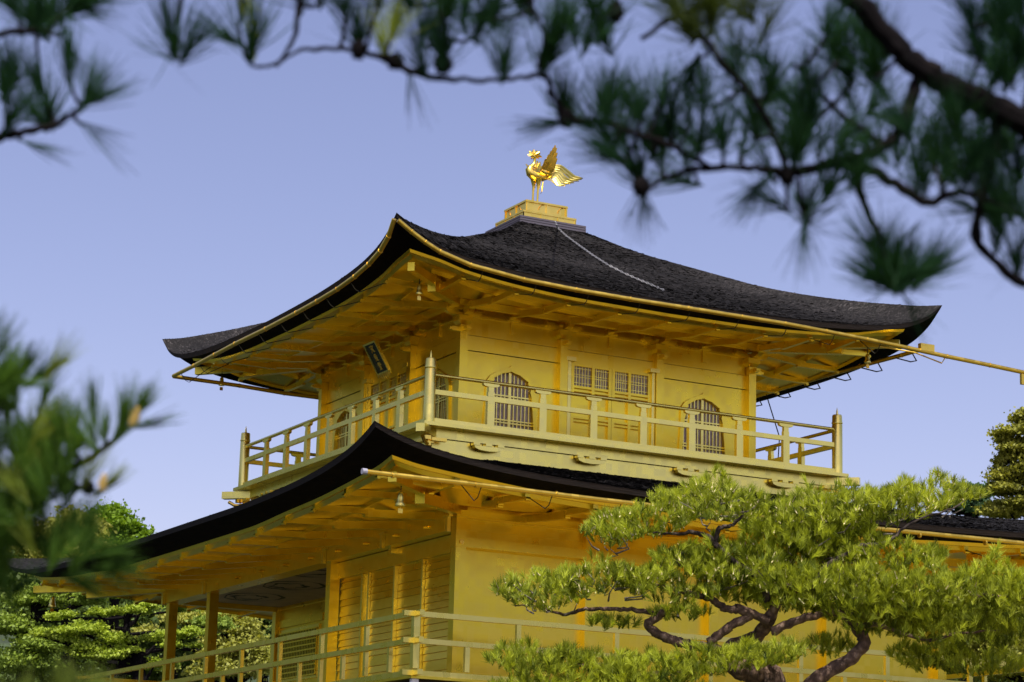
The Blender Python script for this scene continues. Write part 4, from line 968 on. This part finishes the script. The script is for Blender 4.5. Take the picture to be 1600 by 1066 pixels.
# tufts: (x, y, angle in degrees from image-right anticlockwise, spread, count, kind)
T0 = [(270, 86, 90, 1.5, 55, 'd'), (285, 92, 60, .7, 60, 'd'), (268, 80, 95, .35, 60, 'd'), (392, 92, 80, .7, 90, 'd'), (372, 40, 80, .6, 60, 'd'), (398, 85, 100, .35, 24, 'y'), (380, 72, 150, .6, 30, 'd'),
      (60, 40, 100, 1.1, 120, 'd'), (108, 12, 20, .9, 110, 'd'), (110, 10, 60, 1, 90, 'd'), (30, 25, 120, .9, 70, 'd'), (128, 166, 30, .55, 46, 'd'), (70, 158, 110, .45, 40, 'd'), (110, 130, 95, .45, 50, 'd'), (128, 168, 70, .5, 40, 'd'),
      (5, 205, 60, .55, 70, 'd'), (10, 160, 100, .5, 50, 'd'), (80, 198, 110, .7, 36, 'd'), (60, 95, 260, .6, 26, 'd'), (130, 196, -35, .6, 14, 'd'), (30, 220, -20, .7, 14, 'd'), (100, 55, -70, .7, 30, 'd'),
      (560, 76, 95, .8, 90, 'd'), (600, 88, 95, .55, 50, 'y'), (610, 60, 70, .8, 80, 'y'), (540, 30, 95, .9, 80, 'd'), (690, 100, 95, .8, 90, 'd'), (655, 70, 80, .7, 60, 'd'), (665, 118, 110, .8, 60, 'd'), (640, 10, 90, 1.1, 90, 'd'), (700, 20, 90, 1.1, 110, 'd'),
      (745, 60, 80, 1, 70, 'd'), (785, 122, 85, .8, 70, 'd'), (770, 30, 90, 1.1, 80, 'd'), (848, 112, 70, .8, 110, 'd'), (850, 90, 60, .5, 60, 'd'), (885, 185, 90, .8, 90, 'd'), (885, 188, 190, .45, 30, 'd'), (868, 60, 80, 1, 90, 'd'), (930, 30, 90, 1.1, 70, 'd'), (470, 15, 90, .9, 60, 'd'), (500, 5, 90, 1, 50, 'd'), (640, 110, -75, .7, 10, 'd'), (590, 5, 90, 1.2, 90, 'd'), (820, 5, 90, 1.2, 90, 'd'),
      (1003, 292, 110, .9, 140, 'd'), (1003, 296, 270, .9, 30, 'd'), (960, 230, 130, .8, 60, 'd'), (975, 255, 150, .7, 60, 'd'), (1020, 240, 80, .8, 80, 'd'), (1050, 215, 95, .8, 90, 'd'), (1000, 190, 90, .8, 70, 'd'), (950, 190, 90, .8, 60, 'd'), (1085, 240, 60, .8, 80, 'd'), (1100, 170, 100, .9, 90, 'd'),
      (1080, 60, 100, 1.1, 190, 'o'), (1110, 30, 90, 1.3, 190, 'o'), (1060, 20, 120, 1.0, 120, 'd'), (1160, 5, 60, 1.1, 100, 'o'), (1090, 90, 250, .7, 60, 'd'), (1150, 130, 100, 1, 80, 'd'), (1200, 150, 90, .9, 90, 'd'), (1180, 215, 100, .9, 90, 'd'), (1130, 235, 90, .9, 90, 'd'),
      (1260, 215, 90, .8, 110, 'd'), (1270, 185, 100, .8, 80, 'd'), (1300, 250, 60, .9, 80, 'd'), (1330, 130, 110, .9, 110, 'd'), (1310, 95, 100, .9, 90, 'd'), (1370, 120, 100, 1, 130, 'd'), (1380, 85, 110, .9, 100, 'd'), (1240, 255, 80, .9, 100, 'd'), (1290, 60, 80, 1, 40, 'd'),
      (1258, 345, 90, 1.3, 130, 'd'), (1290, 310, 70, .9, 90, 'd'), (1230, 330, 150, .8, 40, 'd'), (1258, 348, 270, .8, 26, 'd'), (1330, 290, 60, .8, 80, 'd'), (1200, 275, 230, .8, 40, 'd'),
      (1398, 452, 90, 1.0, 170, 'd'), (1400, 450, 40, .7, 90, 'd'), (1395, 450, 140, .7, 90, 'd'), (1440, 440, 55, .7, 60, 'd'), (1375, 400, 120, .8, 50, 'd'), (1410, 460, 300, .6, 14, 'd'),
      (1560, 60, 80, 1, 150, 'd'), (1530, 90, 100, .8, 100, 'd'), (1590, 90, 90, 1, 130, 'd'), (1580, 20, 80, 1, 110, 'd'), (1520, 40, 110, .8, 60, 'd'), (1545, 220, 250, .9, 150, 'd'), (1560, 190, 280, .9, 90, 'd'), (1500, 210, 110, .9, 90, 'd'), (1460, 260, 90, .9, 100, 'd'), (1510, 270, 70, .9, 90, 'd'), (1445, 300, 100, 1, 80, 'd'),
      (1590, 290, 90, .9, 110, 'd'), (1600, 340, 110, .9, 80, 'd'), (1590, 430, 100, .9, 90, 'd'), (1555, 395, 80, .7, 40, 'd'), (1490, 190, 60, .8, 60, 'd'), (1420, 210, 120, .8, 50, 'd'), (1600, 220, 60, 1, 100, 'd'), (1550, 130, 60, .9, 80, 'd')]
T_ = [(x, y, a, sp*1.35 if n > 40 else sp, n, k) for x, y, a, sp, n, k in T0]
def fillp(n, x0, x1, y0, y1, kd='d', a0=90, cnt=62):
    for i in range(n): T_.append((random.uniform(x0, x1), random.uniform(y0, y1), random.gauss(a0, 38), random.uniform(.7, 1.3), cnt, kd))
fillp(16, 1000, 1280, 130, 290, cnt=44); fillp(15, 1180, 1420, 90, 270, cnt=44); fillp(20, 1400, 1600, 170, 330, cnt=44); fillp(12, 1500, 1610, 10, 150, cnt=50); fillp(3, 1290, 1420, 20, 130); fillp(7, 560, 900, -10, 90)
fillp(6, 850, 960, 60, 200); fillp(5, 1540, 1610, 330, 450); fillp(4, 1370, 1440, 410, 460); fillp(5, -10, 130, 0, 60); fillp(5, 1060, 1200, 20, 110, 'o'); fillp(4, 0, 110, 110, 200); fillp(4, 950, 1040, 180, 280)
def tuft_set(T, parent, mats, D, L=.092, W=.0018, dj=.18):
    pl_ = NBP[parent.name]; ntw = 0
    for (x, y, ang, sp, n, kd) in T:
        q = min(pl_, key=lambda p: math.hypot(p[0]-x, p[1]-y)); dist = math.hypot(q[0]-x, q[1]-y)
        if 8 < dist < 130 and ntw < 95:
            a = at(q[0], q[1], D); b = at(x, y, D); c = (a+b)*.5 + UP*(-.003-.00006*dist) + FW*random.uniform(-.02, .02)
            ntw += 1; m = MB(); m.tube([a, c, b], [.0042, .0034, .0028], 6); m.build('twig', 'bark_near', parent, smooth=True)
    for kind, mat in mats.items():
        C = []; A = []; 
        for (x, y, ang, sp, n, kd) in T:
            if kd != kind: continue
            dd = random.uniform(-dj, dj) + (.38 if (parent is npine and not float(x).is_integer()) else 0); c = at(x, y, D+dd); a = math.radians(ang)
            ax = RT*math.cos(a)+UP*math.sin(a)+FW*random.uniform(-.25, .25)
            C.append((c, ax, sp, n))
        if not C: continue
        VV = []; FF = []; TT = []; off = 0
        for c, ax, sp, n in C:
            n = int(n*{'d': 1.15, 'l': .95}.get(kind, 1.0))
            cc = np.array([tuple(c)]); aa = np.array([tuple(ax)])
            c_ = np.repeat(cc, n, 0); a_ = np.repeat(unit(aa), n, 0); r = unit(rng.normal(size=(n, 3)))
            d = unit(a_+r*sp*rng.uniform(.2, 1.0, (n, 1)))
            Ln = L*rng.uniform(.65, 1.12, (n, 1)); s = unit(np.cross(d, rng.normal(size=(n, 3))))
            st = c_+a_*rng.uniform(-.15, .25, (n, 1))*L; tip = st+d*Ln+a_*Ln*.08; mid = st+d*Ln*.5; w_ = W
            V = np.stack([st-s*w_*.5, st+s*w_*.5, mid+s*w_*.5, mid-s*w_*.5, tip+s*w_*.2, tip-s*w_*.2], 1).reshape(-1, 3)
            b = np.arange(n)[:, None]*6+off; FF.append(np.stack([b+np.array([0, 1, 2, 3]), b+np.array([3, 2, 4, 5])], 1).reshape(-1, 4)); VV.append(V); off += 6*n
            TT.append(np.repeat(np.clip(rng.normal(.5, .15)+rng.normal(0, .1, n), 0, 1), 2))
        np_mesh('needles', np.vstack(VV), np.vstack(FF), mat, parent, np.concatenate(TT))
MT['needle_olive'] = leaf_mat('olive_pine_needles', (0.03, 0.05, 0.01), (0.06, 0.09, 0.015), trans=.35)
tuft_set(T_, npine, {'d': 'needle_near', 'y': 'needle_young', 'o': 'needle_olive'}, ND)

# left near pine
tb = at(-520, 900, 4.4); tb.z = GZ
lp = bough_tree('near_pine', 'dense green pine boughs with tan candles at the left edge close to the viewer', tuple(tb))
top = at(-480, 200, 4.4)
m = MB(); P_, R_ = smooth_line([tb+Vector((0, 0, -.1)), tb.lerp(top, .5)+Vector((.06, 0, 0)), top], [.13, .10, .05], 8, .003); m.tube(P_, R_, 12); m.build('trunk', 'bark_near', lp, smooth=True)
LD = 4.1
for pxs, rr in (([(-500, 760), (-200, 740), (-40, 745), (40, 742), (90, 735), (140, 718), (175, 690), (205, 665)], [.03, .02, .013, .010, .008, .007, .005, .004]),
                ([(-470, 640), (-150, 640), (0, 620), (15, 600)], [.02, .012, .008, .005]), ([(90, 735), (120, 760), (150, 770)], [.006, .005, .004]),
                ([(-500, 900), (-100, 860), (40, 840), (110, 870), (150, 880)], [.025, .014, .009, .006, .004]), ([(-480, 1150), (-100, 1100), (60, 1080), (140, 1062)], [.02, .014, .008, .005])):
    nb(pxs, rr, lp, LD)
TL = []
poly = [(-10, 560, 50), (10, 590, 45), (-10, 640, 60), (40, 690, 50), (90, 680, 40), (130, 665, 30), (170, 668, 22), (50, 740, 60), (110, 730, 45), (20, 790, 60), (0, 850, 60), (80, 790, 40), (60, 850, 50), (120, 880, 40), (10, 910, 50), (140, 860, 25)]
for (cx, cy, r_) in [(a-14, b+(34 if b < 780 else 0), c*.92) for a, b, c in poly]:
    for i in range(int(r_*.21)):
        TL.append((cx+random.gauss(0, r_*.5), cy+random.gauss(0, r_*.45), random.gauss(85, 32), random.uniform(.5, .9), 46, 'l'))
TL += [(200, 660, 50, .45, 90, 'l'), (205, 668, 15, .35, 40, 'l'), (190, 672, 80, .5, 90, 'l'), (150, 662, 100, .4, 60, 'l'), (40, 605, 40, .5, 70, 'l'), (25, 600, 60, .5, 90, 'l'), (150, 775, 45, .5, 50, 'y'), (130, 760, 60, .6, 40, 'y'), (150, 885, -10, .7, 70, 'l'), (100, 900, -20, .8, 70, 'l'), (140, 870, 20, .7, 70, 'l'), (60, 640, 70, .5, 40, 'l')]
for i in range(26): TL.append((random.uniform(-30, 175), random.uniform(1100, 1150), random.gauss(88, 22), .5, 40, 'y'))
for i in range(10): TL.append((random.uniform(0, 120), random.uniform(560, 900), random.gauss(88, 30), .6, 40, 'y'))
tuft_set(TL, lp, {'l': 'needle_left', 'y': 'needle_young'}, LD, L=.075, W=.0017, dj=.22)
MT['candle_near'] = plain('near_pine_candle', (0.62, 0.42, 0.12), 0.6)
for (x, y) in ((18, 598), (207, 655), (212, 650), (160, 755), (108, 672)):
    c = at(x, y, LD-.05); m = MB(); m.tube([c-UP*.012, c, c+UP*.016+RT*.004], [.006, .008, .003], 7); m.build('candle', 'candle_near', lp, smooth=True)
cone(120, 690, LD, .011, .03, lp); cone(138, 762, LD, .010, .026, lp)

# ------------------------------------------------------------------ ground, hill and background trees
m, n, b = newmat('mossy_ground'); b.inputs['Roughness'].default_value = .95
n.links.new(ramp(n, noise(n, .35, 8, rough=.7), [(.35, (.02, .03, .010)), (.5, (.035, .045, .015)), (.68, (.07, .065, .035))]), b.inputs['Base Color']); bump(n, b, noise(n, 4, 6), .5, .05)
m.name = 'mossy_ground'; MT['ground'] = m
gm = MB(); N_ = 60; S_ = 900
for i in range(N_+1):
    for j in range(N_+1):
        x = -S_+2*S_*i/N_; y = -S_+2*S_*j/N_; gm.v.append((x, y, GZ))
for i in range(N_):
    for j in range(N_): a = i*(N_+1)+j; gm.f.append((a, a+N_+1, a+N_+2, a+1))
tag(gm.build('ground', 'ground', None), kind='structure')
# pond on the south and west, sunlit mossy lawn on the east
m, n, b = newmat('pond_water'); b.inputs['Base Color'].default_value = (.012, .02, .012, 1); b.inputs['Roughness'].default_value = .06
bump(n, b, noise(n, 1.5, 4), .25, .03); MT['water'] = m
MT['gravel'] = plain('sunlit_earth_and_moss', (.21, .165, .06), .95, sc=2, var=.3, bs=.4)
def sheet(poly, z, name, mat):
    m = MB(); m.quad(*[(x, y, z) for x, y in poly]); return tag(m.build(name, mat, None), kind='structure')
sheet([(-70, -26), (-30, -27), (-16, -22), (-9, -15), (-6.2, -8.2), (-6.0, 8), (-2, 12), (12, 16), (22, 30), (10, 52), (-30, 60), (-72, 40)], GZ+.012, 'pond', 'water')
sheet([(-8, -24), (-4.5, -9.5), (9, -9.2), (22, -12), (30, -22), (26, -32), (8, -34), (-4, -31)], GZ+.008, 'lawn', 'gravel')
MT['hill_and_added_bank'] = plain('wooded_hillside', (.035, .055, .018), .95, sc=.22, var=.85, bs=1.0, bd=2.5)
hm = MB(); nx, ny = 96, 12
for i in range(nx):
    for j in range(ny+1):
        a_ = 2*math.pi*i/nx; v = j/ny; r_ = 92+v*120
        away = .5-.5*math.cos(a_-(math.pi/2-YAW))      # 0 beyond the pavilion, 1 behind the viewer
        top_ = 27.0-20.0*away**.5
        deg = math.degrees(a_) % 360
        sw = max(0, min(1, (deg-84)/18))*max(0, min(1, (215-deg)/25)); top_ += 46*sw*(.85+.15*math.sin(a_*9))   # mountain west of the garden, raised out of view to darken south reflections
        h = GZ-.5+top_*math.sin(v*math.pi/2)**1.1*(1+.16*math.sin(a_*5+1)+.10*math.sin(a_*11))
        hm.v.append((CAM.x*.5+r_*math.cos(a_), CAM.y*.5+r_*math.sin(a_), h))
for i in range(nx):
    for j in range(ny): a = i*(ny+1)+j; b = ((i+1) % nx)*(ny+1)+j; hm.f.append((a, b, b+1, a+1))
for i in range(40):  # bank added out of view to darken the second storey's east reflections
    for j in range(9):
        a_ = math.radians(-112+96*i/39); v = j/8; r_ = 44+26*v; h = GZ-.3+11.0*math.sin(v*math.pi)**.8*min(1, i/5, (39-i)/5)*(1+.12*math.sin(i*.9))
        hm.v.append((r_*math.cos(a_), r_*math.sin(a_), h))
k_ = nx*(ny+1)
for i in range(39):
    for j in range(8): a = k_+i*9+j; hm.f.append((a, a+9, a+10, a+1))
tag(hm.build('hill_and_added_bank', 'hill_and_added_bank', None, smooth=True), kind='structure')

def pads_tree(name, label, px, ptop, D, padsl, mat, leafn, leafs, trunk_px, group=None, tr=.25, flat=True, cat='tree'):
    b0 = at(trunk_px[-1][0], trunk_px[-1][1], D); b0.z = GZ-.2
    e = empty(name, (b0.x, b0.y, GZ), label=label, cat=cat, group=group)
    P0 = [b0]+[at(x, y, D) for x, y in trunk_px[::-1]]
    R0 = [tr*(1-.75*i/(len(P0)-1)) for i in range(len(P0))]
    P_, R_ = smooth_line(P0, R0, 5, .02); m = MB(); m.tube(P_, R_, 9)
    sc_ = D/FPX
    C = []; T = []
    for (cx, cy, hw, hh) in padsl:
        cen = at(cx, cy, D); q = min(P_, key=lambda t: (t-cen).length+abs(t.z-cen.z+.5)*1.2)
        m.tube([q, (q+cen)*.5+Vector((0, 0, -.15)), cen-Vector((0, 0, hh*sc_*.3))], [tr*.35, tr*.22, tr*.1], 6)
        n = int(leafn*(hw*hh)*1.0); W_, H_ = hw*sc_, hh*sc_
        a = rng.uniform(0, 2*math.pi, n); zz = rng.uniform(-1, 1, n); r = np.sqrt(1-zz**2)*rng.uniform(.55, 1.0, n)**.5
        # lumpy clump: sub-clump centres
        k_ = max(5, int(hw*hh/60)); sa = rng.uniform(0, 6.28, k_); sz = rng.uniform(-.7, 1, k_); sr = np.sqrt(np.clip(1-sz**2, 0, 1))*rng.uniform(.3, 1, k_)
        pick = rng.integers(0, k_, n); sc2 = .42
        X = (sr*np.cos(sa))[pick]*W_ + rng.normal(0, sc2, n)*min(W_, H_*2.2)*.75; Y = (sr*np.sin(sa))[pick]*W_*.9 + rng.normal(0, sc2, n)*min(W_, H_*2.2)*.75; Z_ = sz[pick]*H_*.75 + rng.normal(0, sc2, n)*H_*.7
        if flat: Z_ = np.where(Z_ < 0, Z_*.5, Z_)
        base_ = np.array(tuple(cen)); C.append(base_ + np.array(tuple(RT))*X[:, None] + np.array([0, 0, 1])*Z_[:, None] + np.array([-RT.y, RT.x, 0])*Y[:, None])
        T.append(np.clip(.45+.3*rng.random(k_)[pick]+.15*(Z_/H_)*0+rng.normal(0, .12, n), 0, 1))
    m.build('trunk', 'bark_near', e, smooth=True)
    leaves(np.vstack(C), leafs, 'crown', mat, e, tone=np.concatenate(T))
    return e
# left: lime broadleaf and tan flowering tree above the roof end
pads_tree('broadleaf_tree', 'bright lime green tree rising just above the far left roof end', 0, 0, 75, [(180, 815, 34, 22), (205, 828, 26, 16), (160, 835, 30, 18), (188, 850, 45, 25), (228, 834, 9, 6), (140, 860, 40, 25)], 'leaf_lime', 3.2, .15, [(185, 830), (180, 900), (175, 1060)])
pads_tree('broadleaf_tree', 'pale tan flowering tree left of the lime green tree', 0, 0, 72, [(118, 820, 34, 22), (95, 845, 40, 30), (130, 850, 36, 26), (60, 860, 40, 30), (110, 880, 60, 30)], 'leaf_tan', 3.2, .14, [(110, 840), (105, 920), (100, 1060)])
# layered pines seen under the lower roof
pads_tree('layered_pine', 'layered yellow green pine seen behind the veranda columns', 0, 0, 58, [(195, 957, 50, 9), (225, 945, 26, 8), (150, 957, 20, 6), (130, 985, 45, 12), (100, 1000, 40, 10), (170, 1003, 40, 12), (200, 1018, 35, 8), (120, 1015, 40, 10), (150, 1025, 45, 12), (250, 998, 30, 9), (280, 1008, 30, 9), (215, 930, 40, 7), (300, 990, 25, 9), (100, 965, 28, 8), (240, 1040, 40, 10), (60, 990, 30, 10)], 'needle_far', 5.5, .085, [(203, 950), (198, 985), (215, 1020), (216, 1066)], tr=.22)
pads_tree('layered_pine', 'darker green layered pine behind the left boughs and roof corner', 0, 0, 64, [(50, 940, 50, 16), (90, 925, 40, 14), (20, 980, 50, 20), (60, 1010, 50, 18), (30, 1040, 60, 20), (120, 940, 40, 10), (330, 975, 30, 12), (290, 950, 30, 10), (160, 930, 50, 10), (230, 915, 40, 10)], 'leaf_olive', 4.0, .11, [(60, 930), (50, 980), (45, 1066)])
pads_tree('broadleaf_tree', 'pale yellow flowering tree framed between the veranda columns', 0, 0, 66, [(365, 985, 34, 26), (345, 960, 26, 18), (380, 1015, 36, 24), (330, 1020, 30, 26), (400, 1040, 40, 24), (350, 1050, 50, 20), (290, 970, 30, 14), (210, 990, 26, 16)], 'leaf_tan', 3.8, .12, [(365, 980), (365, 1020), (365, 1066)])
pads_tree('conifer_tree', 'blue green conifer just left of the recessed gold wall', 0, 0, 80, [(405, 965, 26, 20), (420, 990, 24, 24), (395, 1000, 26, 26), (415, 1030, 40, 26), (440, 960, 20, 16), (380, 955, 22, 12)], 'leaf_dark', 4.4, .14, [(410, 960), (410, 1000), (410, 1066)], flat=False)
dk = [(30, 900), (110, 915), (190, 920), (270, 935), (340, 945), (70, 1040), (180, 1045), (280, 1050)]
for i, (x, y) in enumerate(dk):
    pads_tree('evergreen_tree', ['dark evergreen behind the left boughs, leftmost of the dark trees', 'dark evergreen filling the gap under the left roof corner', 'dark evergreen behind the top of the layered pine', 'dark evergreen left of the outer veranda column', 'dark evergreen between the two veranda columns', 'dark low evergreen at the bottom left behind the near boughs', 'dark low evergreen under the layered pine', 'dark low evergreen at the foot of the outer veranda column'][i], 0, 0, 88+i, [(x, y, 62, 40), (x+20, y+50, 70, 40), (x-20, y+20, 50, 40)], 'leaf_dark', 1.4, .26, [(x, y), (x, y+60), (x, 1100)], group='dark evergreens behind the pavilion', flat=False)
# right: tall conifers at the edge and a bluish broadleaf behind the pine pad
pads_tree('conifer_tree', 'tall olive green conifer at the far right edge above the roof', 0, 0, 62, [(1480, 1000, 60, 40), (1560, 960, 60, 40), (1560, 1040, 70, 40), (1605, 655, 26, 12), (1590, 675, 30, 12), (1600, 700, 42, 14), (1575, 690, 20, 10), (1572, 715, 18, 10), (1568, 735, 18, 10), (1590, 748, 40, 14), (1585, 765, 40, 14), (1595, 785, 45, 14), (1580, 800, 40, 14), (1640, 720, 50, 50), (1565, 722, 12, 8)], 'needle_conifer', 6.0, .11, [(1612, 650), (1610, 740), (1612, 1066)])
pads_tree('broadleaf_tree', 'bluish green tree peeking above the garden pine beside the right conifer', 0, 0, 72, [(1512, 762, 26, 12), (1530, 772, 20, 12), (1500, 775, 24, 14), (1545, 762, 8, 6), (1530, 795, 34, 16), (1480, 790, 30, 14)], 'leaf_blue', 4.0, .13, [(1512, 765), (1512, 800), (1512, 1066)])

pads_tree('evergreen_tree', 'dark evergreen seen low through the garden pine right of the gold wall', 0, 0, 76, [(1500, 960, 60, 40), (1570, 940, 60, 40), (1480, 1040, 80, 50), (1570, 1030, 70, 60), (1620, 980, 60, 60), (1500, 900, 50, 40)], 'leaf_dark', 1.6, .2, [(1530, 900), (1530, 980), (1530, 1100)], group='dark evergreens behind the pavilion', flat=False)
